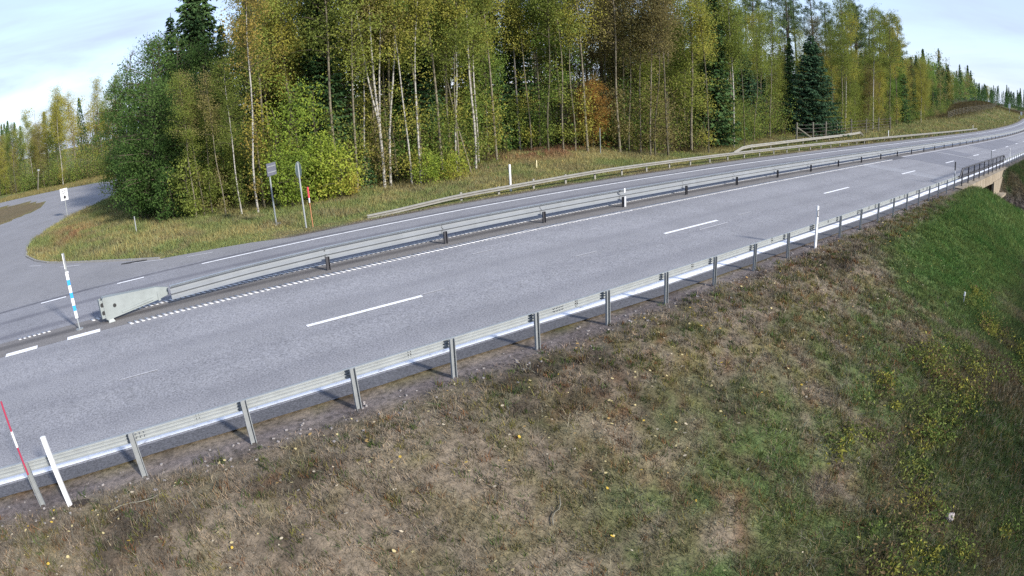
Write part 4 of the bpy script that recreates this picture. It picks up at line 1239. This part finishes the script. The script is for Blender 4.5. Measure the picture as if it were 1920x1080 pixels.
# the wood behind, thinning in height towards the right
def zone(x, d):
    """kind, name, leaf, bark by where it stands along the road"""
    u = rg.random()
    if x < 11: return ('birch%d' % rg.randrange(4), 'birch_tree', rg.choice(['orange', 'yellow', 'brown', 'olive']), 'bark_pale')
    if x < 22:
        if u < .10: return ('spruce1', 'spruce_tree', 'spruce', 'bark_dark')
        return (rg.choice(['birch0', 'birch1', 'birch2', 'birch3', 'birch_low0']), 'birch_tree', rg.choice(['olive', 'olive', 'yellow', 'green', 'green', 'brown']), 'bark_pale')
    if x < 31:
        if u < .22: return ('spruce1', 'spruce_tree', 'spruce', 'bark_dark')
        return (rg.choice(['aspen0', 'birch0', 'birch_low0', 'birch2']), 'birch_tree', rg.choice(['green', 'green', 'olive', 'yellow']), 'bark_olive')
    if x < 38: 
        if u < .2: return ('spruce1', 'spruce_tree', 'spruce', 'bark_dark')
        return (rg.choice(['birch_low0', 'birch1', 'birch_low1']), 'birch_tree', rg.choice(['brown', 'brown', 'olive']), 'bark_olive')
    if x < 58:
        if u < .30: return ('spruce1', 'spruce_tree', 'spruce', 'bark_dark')
        if u < .38 and d > 6: return ('pine0', 'pine_tree', 'pine', 'bark_dark')
        return (rg.choice(['birch_low0', 'birch0', 'birch_low1', 'aspen0']), 'birch_tree', rg.choice(['olive', 'olive', 'green', 'green', 'brown']), 'bark_pale')
    if x < 100:
        if u < .22: return (rg.choice(['spruce0', 'spruce1']), 'spruce_tree', 'spruce', 'bark_dark')
        if u < .38 and d > 5: return (rg.choice(['pine0', 'pine1']), 'pine_tree', 'pine', 'bark_dark')
        return (rg.choice(['birch_low0', 'birch_low1', 'birch0']), 'birch_tree', rg.choice(['olive', 'brown', 'olive', 'yellow']), 'bark_pale')
    if u < .34: return (rg.choice(['spruce0', 'spruce1']), 'spruce_tree', 'spruce', 'bark_dark')
    return (rg.choice(['birch_low0', 'birch_low1', 'birch1']), 'birch_tree', rg.choice(['olive', 'yellow', 'brown', 'green', 'green']), 'bark_pale')
def frontY(x):
    return float(np.interp(x, [2, 6, 10, 15, 20, 26, 30, 34, 38, 45, 55, 65, 90, 120, 160, 200, 300, 400], [38, 34, 33.4, 33.0, 33.0, 35.5, 34, 31.5, 29.6, 31.0, 33, 33, 34, 38, 44, 52, 66, 90]))
def lab(nm, lf, x, y):
    d = y - frontY(x)
    dep = 'deep in the wood' if d > 6 else ('in the second row' if d > 2.5 else 'close to the edge')
    if nm == 'birch_tree': t_ = '%s-leaved birch %s %s' % (LN.get(lf, lf), dep, where(x, y))
    elif nm == 'spruce_tree': t_ = 'dark spruce %s %s' % (dep, where(x, y))
    else: t_ = 'tall bare-trunked pine %s' % where(x, y)
    return t_, t_ + ' (alike ones)'
def far_enough(x, y, d):
    return all((x - a) ** 2 + (y - b_) ** 2 > d * d for a, b_ in PLACED)
rg = random.Random(5)
n_ = 0; tries = 0
while n_ < 196 and tries < 20000:
    tries += 1
    x = 3 + 150 * rg.random() ** 1.75 if rg.random() < .86 else rg.uniform(100, 260)
    d = 11 * rg.random() ** 1.2
    y = frontY(x) + d
    if x < .24 * y or (52 < x < 68 and y < 36) or not far_enough(x, y, 1.35 if x < 60 else 2.2): continue
    k, nm, lf, bk = zone(x, d)
    s = rg.uniform(.85, 1.15) * (1 if x < 48 else (.80 if x < 105 and 'pine' not in k else .88))
    lb_ = lab(nm, lf, x, y); T(k, nm, x, y, lf, bk, lb_[0], group=lb_[1], s=s)
    n_ += 1
# pines seen over the right part of the wood
for i, (x, y) in enumerate([(66, 41), (69, 44), (72, 40), (78, 43), (81, 41), (84, 45), (88, 42), (93, 44), (97, 41), (63, 45), (75, 46), (101, 43), (95, 37.5), (100, 38), (105, 38.5), (109, 37.5), (91, 38), (112, 40), (86, 37)]):
    T('pine%d' % (i % 2), 'pine_tree', x, y, 'pine', 'bark_dark', lab('pine_tree', '', x, y)[0] + ', rising over the birches', group='pines rising over the birches ' + where(x, y), s=rg.uniform(.88, 1.05))
# woods beyond the side road on the left
for i in range(64):
    x = -30 + 34 * rg.random(); y = 86 + max(0, -x - 6) * 1.2 + 12 * rg.random() ** 1.3
    if not far_enough(x, y, 1.6): continue
    u = rg.random()
    if u < .10: k, nm, lf, bk = 'spruce1', 'spruce_tree', 'spruce', 'bark_dark'
    elif u < .26: k, nm, lf, bk = 'bare0', 'bare_tree', 'twig', 'bark_grey'
    else: k, nm, lf, bk = rg.choice(['birch_low0', 'birch_low1', 'birch1', 'birch2']), 'birch_tree', rg.choice(['yellow', 'olive', 'brown', 'yellow', 'olive']), rg.choice(['bark_pale', 'bark_pale', 'bark_white'])
    s = rg.uniform(.62, .85) * (.95 if x < -10 else 1.12)
    sect = 'left end,' if x < -18 else ('behind the white sign' if x < -6 else 'beyond the bend')
    what = {'spruce_tree': 'small dark spruce', 'bare_tree': 'leafless grey tree', 'birch_tree': LN.get(lf, lf) + '-leaved birch'}[nm]
    rowd = 'at the edge' if y < 91 + max(0, -x - 6) * 1.2 else 'farther back'
    lb_ = '%s %s, %s in woods over the side road' % (what, rowd, sect)
    T(k, nm, x, y, lf, bk, lb_, group=lb_[:60], s=s)

# ------------------------------------------------------------------ far-off forest read as one mass, and undergrowth
def scatter_meshes(name, items, mats):
    """items: (x,y,z,scale,kind) simple trees joined into one mesh"""
    V = []; F_ = []; rn = []; mi = []; n0 = 0
    for (x, y, z, s, kind, ci) in items:
        rs = np.random.RandomState(int(x * 13 + y * 7) & 0xffff)
        far_ = math.hypot(x, y) > 190
        if kind == 'spruce':
            n = 420 if far_ else 1100; h = 15 * s; q = rs.rand(n) ** .8; r_ = 2.5 * s * (1 - q) * np.sqrt(rs.rand(n)) + .1; a = rs.uniform(0, 6.28, n)
            C = np.stack([x + r_ * np.cos(a), y + r_ * np.sin(a), z + .4 + q * (h - .6)], 1)
            v, f_, r1 = leafquads(C, (.75 if far_ else .45) * s, rs, .35, 1.0)
        else:
            n = 700 if far_ else 1400; h = 14 * s; c0 = np.clip(rs.normal(size=(26, 3)), -1.5, 1.5) * np.array([1.25, 1.25, 3.2]) * s + np.array([x, y, z + h * .56]); C = c0[rs.randint(0, 26, n)] + np.clip(rs.normal(size=(n, 3)), -1.7, 1.7) * .5 * s
            C[:, 2] = np.maximum(C[:, 2], z + .3)
            v, f_, r1 = leafquads(C, (.38 if far_ else .24) * s, rs, .6)
            tv, tf = tubes_np([(np.array([[x, y, z - .2], [x + .1, y, z + h * .5], [x, y, z + h * .9]]), np.array([.10, .08, .03]))], 4)
            V.append(tv); F_.append(tf + n0); rn.append(np.full(len(tv), .8)); mi.append(np.full(len(tf), len(mats) - 1)); n0 += len(tv)
        V.append(v); F_.append(f_ + n0); rn.append(r1); mi.append(np.full(len(f_), ci)); n0 += len(v)
    me = np_mesh(name, np.concatenate(V), np.concatenate(F_), False, None, np.concatenate(rn), np.concatenate(mi))
    return link(name, me, mats)
items = []
rg = random.Random(9)
mats_far = [M['leaf_spruce'], M['leaf_olive'], M['leaf_yellow'], M['leaf_brown'], M['leaf_green'], M['bark_pale']]
for i in range(270):
    x = 2 + 170 * rg.random() ** 1.25; y = frontY(x) + 11 + 26 * rg.random()
    if x < .225 * y: continue
    sp = rg.random() < (.30 if x < 50 else .45)
    items.append((x, y, gz(x, y), rg.uniform(.8, 1.05) * (1 if x < 50 else .78), 'spruce' if sp else 'birch', 0 if sp else rg.choice([1, 1, 2, 3, 4])))
for i in range(250):
    x = 160 + 620 * rg.random() ** 1.2; y = frontY(min(x, 400)) + max(0, x - 400) * .12 + 45 * rg.random() - 2
    sp = rg.random() < .42
    items.append((x, y, gz(x, y), rg.uniform(.95, 1.3), 'spruce' if sp else 'birch', 0 if sp else rg.choice([1, 4, 4, 2, 3])))
for i in range(260):
    x = 400 + 300 * rg.random(); y = -60 + 170 * rg.random()
    items.append((x, y, gz(x, y) - 1.5, rg.uniform(.8, 1.1), 'spruce', 0))
for i in range(190):
    x = -95 + 102 * rg.random(); y = 104 + max(0, -x - 10) * 1.0 + 40 * rg.random()
    sp = rg.random() < .25
    items.append((x, y, -.1, rg.uniform(.62, .92), 'spruce' if sp else 'birch', 0 if sp else rg.choice([1, 2, 3, 2])))
ff = scatter_meshes('distant_forest', items, mats_far)
tag(ff, 'far mass of autumn birches and dark spruces behind the nearer trees', 'forest', kind='stuff')

def undergrowth():
    V = []; F_ = []; rn = []; mi = []; n0 = 0
    rs = np.random.RandomState(3); r2_ = random.Random(3)
    for i in range(1050):
        if i < 730:
            x = 4 + 95 * r2_.random() ** 1.3; y = frontY(x) + r2_.uniform(-.3, 9)
        elif i < 930:
            x = r2_.uniform(-28, 2); y = 86 + max(0, -x - 6) * 1.2 + r2_.uniform(0, 8)
        else:
            x = r2_.uniform(95, 200); y = frontY(x) + r2_.uniform(-1, 6)
        z = gz(x, y); n = 330; s = r2_.uniform(.5, 1.25) if i % 3 else r2_.uniform(1.3, 2.3)
        if i < 730 and x < .2 * y: continue
        C = rs.normal(size=(n, 3)) * np.array([.6, .6, .65]) * s + np.array([x, y, z + .95 * s]); C[:, 2] = np.maximum(C[:, 2], z + .05)
        v, f_, r1 = leafquads(C, .15, rs, .6)
        V.append(v); F_.append(f_ + n0); rn.append(r1 * .6 + .4 * r2_.random()); mi.append(np.full(len(f_), r2_.choice([0, 1, 1, 2, 4]))); n0 += len(v)
        tw = []
        for k in range(7):
            a = rs.normal(size=3) * .5 * s; tw.append((np.array([[x + a[0] * .4, y + a[1] * .4, z], [x + a[0] * .7, y + a[1] * .7, z + .8 * s], [x + a[0], y + a[1], z + 1.7 * s]]), np.array([.014, .011, .006])))
        tv, tf = tubes_np(tw, 3); V.append(tv); F_.append(tf + n0); rn.append(np.full(len(tv), .5)); mi.append(np.full(len(tf), 3)); n0 += len(tv)
    me = np_mesh('undergrowth', np.concatenate(V), np.concatenate(F_), False, None, np.concatenate(rn), np.concatenate(mi))
    o = link('undergrowth', me, [M['leaf_brown'], M['leaf_olive'], M['leaf_deep'], M['twig'], M['leaf_green']])
    tag(o, 'brown and olive brush growing between the trunks of the wood', 'undergrowth', kind='stuff')
undergrowth()

# ------------------------------------------------------------------ grass
def blades(name, X, Y, hgt_, wid, colour, label, tilt=.45, cat='grass'):
    n = len(X); rs = np.random.RandomState(n & 0xffff)
    Z = terrain(X, Y) - .01
    a = rs.uniform(0, 2 * np.pi, n); d = np.stack([np.cos(a), np.sin(a), np.zeros(n)], 1)
    b_ = rs.uniform(0, 2 * np.pi, n); ln = np.stack([np.cos(b_), np.sin(b_), np.zeros(n)], 1) * (tilt * np.abs(rs.normal(size=n)) * hgt_)[:, None]
    P_ = np.stack([X, Y, Z], 1)
    w2 = (wid / 2)[:, None]
    up = np.stack([np.zeros(n), np.zeros(n), hgt_ * rs.uniform(.6, 1.1, n)], 1)
    V = np.stack([P_ - d * w2, P_ + d * w2, P_ + ln + up], 1).reshape(-1, 3)
    F_ = np.arange(3 * n).reshape(n, 3)
    var = rs.uniform(.55, 1.6, (n, 1)); hue = rs.normal(size=(n, 1)) * .10
    c = np.clip(colour * var * (1 + hue * np.array([1, .1, -.6])), .004, .9)
    me = np_mesh(name, V, F_, False, np.repeat(c, 3, 0))
    if 'blade' not in M: M['blade'] = vcolmat('grass_blades', .3)
    o = link(name, me, [M['blade']]); tag(o, label, cat, kind='stuff')
    return o
rs = np.random.RandomState(12)
def sample(n, x0, x1, l0, l1, px=1.0, pl=1.0):
    return x0 + (x1 - x0) * rs.rand(n) ** px, l0 + (l1 - l0) * rs.rand(n) ** pl
# near verge: a thin cover of lying stalks, then tufts
X, L_ = sample(240000, -4.5, 34, -1.8, 9.0, 1.25)
vis = lambda X, L_: ((X > -1) | (L_ > 2)) & ~((X < 1.2) & (L_ < 3.6))
keep = (rs.rand(len(X)) < .12 + .88 * (1 - sstep(L_, 8.5, 9.2))) & vis(X, L_) & ((fbm(X * 2.1, L_ * 2.1, 71) > .44) | (rs.rand(len(X)) < .35))
X, L_ = X[keep], L_[keep]; Y = L_ + bend(X)
dist = np.sqrt(X ** 2 + Y ** 2 + 36)
gr = sstep(5.5 + .05 * X - L_, -1, 1.5)
hh = (.030 + .030 * rs.rand(len(X)) + .05 * gr + .08 * sstep(3.0 - L_, -1, 1.5)) * (1 + dist / 60)
stalk = rs.rand(len(X))[:, None] < .22
blades('grass', X, Y, hh, .012 * dist / 8 + 0 * hh, np.where(stalk & ~((X > 18) & (L_ < 7.5))[:, None], np.array([.20, .17, .115]), ground_colour(X, Y) * 1.25), 'short dry and green grass covering the near embankment', 1.1)
cx, cl = sample(16000, -4.5, 34, -1.8, 9.1, 1.25)
ok = vis(cx, cl) & (rs.rand(len(cx)) < .22 + .78 * (1 - sstep(cl, 8.1, 9.0))); cx, cl = cx[ok], cl[ok]
cc = ground_colour(cx, cl + bend(cx)); pick = rs.rand(len(cx))[:, None] + .6 * (sstep(cx, 14, 22) * (cl < 7.6))[:, None]
cc = np.where(pick < .16, np.array([.135, .125, .040]), np.where(pick < .28, np.array([.060, .088, .026]), np.where(pick < .36, np.array([.150, .080, .040]), np.where(pick < .52, np.array([.185, .160, .110]), cc * 1.35))))
cc = cc * rs.uniform(.6, 1.35, (len(cx), 1))
nb_ = 16; sz = rs.uniform(.025, .085, len(cx)) * (1 + .8 * sstep(4 - cl, -1, 2))
X = np.repeat(cx, nb_) + rs.normal(size=len(cx) * nb_) * np.repeat(sz, nb_); L_ = np.repeat(cl, nb_) + rs.normal(size=len(cx) * nb_) * np.repeat(sz, nb_)
Y = L_ + bend(X); dist = np.sqrt(X ** 2 + Y ** 2 + 36)
blades('grass', X, Y, (.04 + 1.0 * np.repeat(sz, nb_)) * (1 + dist / 70), .011 * dist / 8, np.repeat(cc, nb_, 0), 'scattered tufts of yellow, green and rusty grass on the near embankment', .75)
X, L_ = sample(110000, 30, 80, -3, 8.5, 1.2)
Y = L_ + bend(X); ok = (np.abs(X - 48.0 - .75 * np.clip(9 - L_, 0, 99)) > 2.6); X, Y, L_ = X[ok], Y[ok], L_[ok]
blades('grass', X, Y, .12 + .22 * fbm(X, Y, 14) * (1 + (X > 55)), np.full(len(X), .042), ground_colour(X, Y) * 1.25, 'vivid green grass on the bank by the bridge')
# far verge, wedge and island
X, L_ = sample(150000, 3, 62, 23.75, 36, 1.25, 1.35); Y = L_ + bend(X); ok = ~in_poly(X, Y, SIDE); X, L_, Y = X[ok], L_[ok], Y[ok]
blades('grass', X, Y, .06 + .34 * fbm(X * .8, Y * .8, 15) * sstep(L_, 24.6, 27.5), np.full(len(X), .030), ground_colour(X, Y) * 1.45, 'straw-coloured grass between the far rail and the wood', .5)
X, L_ = sample(60000, 60, 330, 24, 50, 1.5, 1.2); Y = L_ + bend(X)
blades('grass', X, Y, .25 + .4 * fbm(X * .3, Y * .3, 15), .05 + X * .0006, ground_colour(X, Y) * 1.35, 'dry grass on the distant verge and mound', .5)
X, Y = sample(70000, -6, 6, 24.3, 60, 1, 1.2)
ok = ~in_poly(X, Y, SIDE); X, Y = X[ok], Y[ok]
blades('grass', X, Y, (.08 + .34 * fbm(X * .8, Y * .8, 16)) * (.35 + .65 * sstep(Y - 24, .4, 5)), np.full(len(X), .034), ground_colour(X, Y) * 1.4, 'grass and weeds on the wedge between main road and side road', .5)
X, Y = sample(26000, -24, -7, 50, 84); ok = in_poly(X, Y, ISLAND); X, Y = X[ok], Y[ok]
blades('grass', X, Y, np.full(len(X), .16), np.full(len(X), .05), lerp3((.19, .15, .09), (.15, .13, .06), rs.rand(len(X))), 'dry brown grass on the left traffic island', .5)
X, Y = sample(26000, -34, 8, 78, 92); ok = (Y > np.interp(X, [-24, -15.4, -10.5, -3.7, .3, 8], [88, 84.2, 81.6, 77.6, 74.8, 77]) + .3); X, Y = X[ok], Y[ok]
blades('grass', X, Y, np.full(len(X), .28), np.full(len(X), .06), lerp3((.22, .19, .08), (.16, .14, .06), rs.rand(len(X))), 'straw grass strip beyond the side road', .5)

# broad-leaved weeds in the shaded lower right, yellow-leaved stems
def weeds():
    rs_ = np.random.RandomState(8); V = []; F_ = []; C_ = []; n0 = 0
    for i in range(1000):
        x = rs_.uniform(2.5, 24); l = rs_.uniform(-2, 4.3 - .0 * x)
        if fbm(np.array(x * .7), np.array(l * .7), 8) < .47 or l > 1.2 + .28 * x or (x < 6 and l > 3.2): continue
        y = l + float(bend(np.array(x))); z = gz(x, y, True)
        n = rs_.randint(40, 120); s = rs_.uniform(.10, .26)
        C = rs_.normal(size=(n, 3)) * np.array([s, s, s * .5]) + np.array([x, y, z + s * .75]); C[:, 2] = np.maximum(C[:, 2], z + .02)
        v, f_, _r = leafquads(C, .075, rs_, .40)
        base = np.array([(.25, .24, .05), (.095, .135, .036), (.14, .16, .045), (.15, .105, .055)][rs_.choice(4, p=[.24, .30, .30, .16])])
        c = base * rs_.uniform(.6, 1.5, (n, 1))
        V.append(v); F_.append(f_ + n0); C_.append(np.repeat(c, 4, 0)); n0 += len(v)
    o = link('weeds', np_mesh('weeds', np.concatenate(V), np.concatenate(F_), False, np.concatenate(C_)), [M['blade']])
    tag(o, 'leafy green and yellow weeds on the shaded lower bank', 'weeds', kind='stuff')
weeds()

def fallen():
    rs_ = np.random.RandomState(18)
    n = 820
    X = -4 + 30 * rs_.rand(n) ** 1.5; L_ = 2.2 + 6.6 * rs_.rand(n) ** .75
    ok = ~((X < 1.0) & (L_ < 3.6)) & (rs_.rand(n) < np.where(L_ > 5.2, 1, .35)); X, L_ = X[ok], L_[ok]; Y = L_ + bend(X)
    Z = terrain(X, Y) + .045 + .03 * rs_.rand(len(X))
    n = len(X); C = np.stack([X, Y, Z], 1); s = .030 * rs_.uniform(.5, 1.15, (n, 1))
    a = rs_.uniform(0, 6.28, n); u = np.stack([np.cos(a), np.sin(a), rs_.normal(size=n) * .25], 1) * s; v = np.stack([-np.sin(a), np.cos(a), rs_.normal(size=n) * .25], 1) * s * .75
    V = np.stack([C - u, C - u * .3 + v, C + u * .6 + v * .7, C + u * 1.1, C + u * .6 - v * .7, C - u * .3 - v], 1).reshape(-1, 3)
    cols = np.array([(.62, .52, .26), (.60, .42, .08), (.58, .50, .36), (.45, .30, .12)])[rs_.choice(4, n, p=[.45, .14, .28, .13])]
    o = link('fallen_leaves', np_mesh('fallen_leaves', V, np.arange(6 * n).reshape(n, 6), False, np.repeat(cols, 6, 0)), [M['blade']])
    tag(o, 'pale yellow birch leaves scattered over the near verge', 'leaves', kind='stuff')
fallen()
# pebbles on the shoulder
mb = MB(); rg = random.Random(2)
for k in range(420):
    x = rg.uniform(-4, 30); l = rg.gauss(8.9, .35)
    if l > 9.45: continue
    q = P3(x, l); s = rg.uniform(.012, .035)
    mb.box((q[0], q[1], gz(q[0], q[1], True) + s * .3), (s * 1.4, s, s * .8), Matrix.Rotation(rg.uniform(0, 3), 3, 'Z') @ Matrix.Rotation(rg.uniform(-.5, .5), 3, 'X'))
M['pebble'] = plain('pebble', (.24, .22, .21), .9, 0, .35, 1.0)
o = mb.build('pebbles', M['pebble']); tag(o, 'loose pebbles along the gravel shoulder', 'pebbles', kind='stuff')
# a pale stone and dead sticks
def rock(x, y, s, label, mat):
    bm = bmesh.new(); bmesh.ops.create_icosphere(bm, subdivisions=2, radius=s)
    for v in bm.verts:
        f_ = 1 + .35 * (float(vnoise(np.array(v.co.x / s * 1.3 + 5 + x), np.array(v.co.y / s * 1.3 + v.co.z / s + 3), 3)) - .5) * 2
        v.co = Vector((v.co.x * f_, v.co.y * f_ * .7, v.co.z * f_ * .6))
    me = bpy.data.meshes.new('stone'); bm.to_mesh(me); bm.free()
    o = link('stone', me, [mat]); o.location = (x, y, gz(x, y) + s * .3); tag(o, label, 'stone'); return o
M['palestone'] = plain('pale_stone', (.34, .30, .29), .9, 0, .25, 9)
rock(10.3, 1.25, .13, 'pale pinkish stone lying among the leafy weeds at lower right', M['palestone'])
for i, (x, y, a, L2, lab) in enumerate(((-.75, 8.35, .1, .9, 'thin pale dead stick lying between the first rail posts'), (4.6, 5.6, .7, .55, 'short pale twig on the brown verge at the bottom'), (-1.35, 8.6, -.5, .5, 'dark curved twig beside the plain white post'))):
    mb = MB(); pts = []
    for k in range(6):
        q = k / 5 - .5; px, py = x + math.cos(a) * q * L2, y + math.sin(a) * q * L2 + .05 * math.sin(k * 1.3)
        pts.append((px, py, gz(px, py, True) + .04))
    mb.tube(pts, .009, 5); o = mb.build('stick', M['wood' if i < 2 else 'bark_dark']); tag(o, lab, 'stick')
# a strip of tyre rubber on the side road
mb = MB()
for k in range(9):
    q = k / 8; x, y = .05 + .95 * q, 25.6 - .35 * q
    mb.box((x, y, -.098), (.13, .10 + .10 * math.sin(q * 3.1), .014), Matrix.Rotation(-.3 + .1 * math.sin(k), 3, 'Z'))
o = mb.build('rubber_strip', M['rubber']); tag(o, 'dark torn strip of tyre rubber lying at the junction kerb', 'debris')

# trees on the camera's side whose shade falls over the right part of the near bank
for i, (x, y) in enumerate([(20, -20), (28, -19.5), (38, -19)]):
    T(['birch_low0', 'birch0', 'birch2'][i % 3], 'birch_tree', x, y, 'olive', 'bark_pale', 'birch outside the picture on the side of the camera mast', group='birches on the camera side', s=.92)
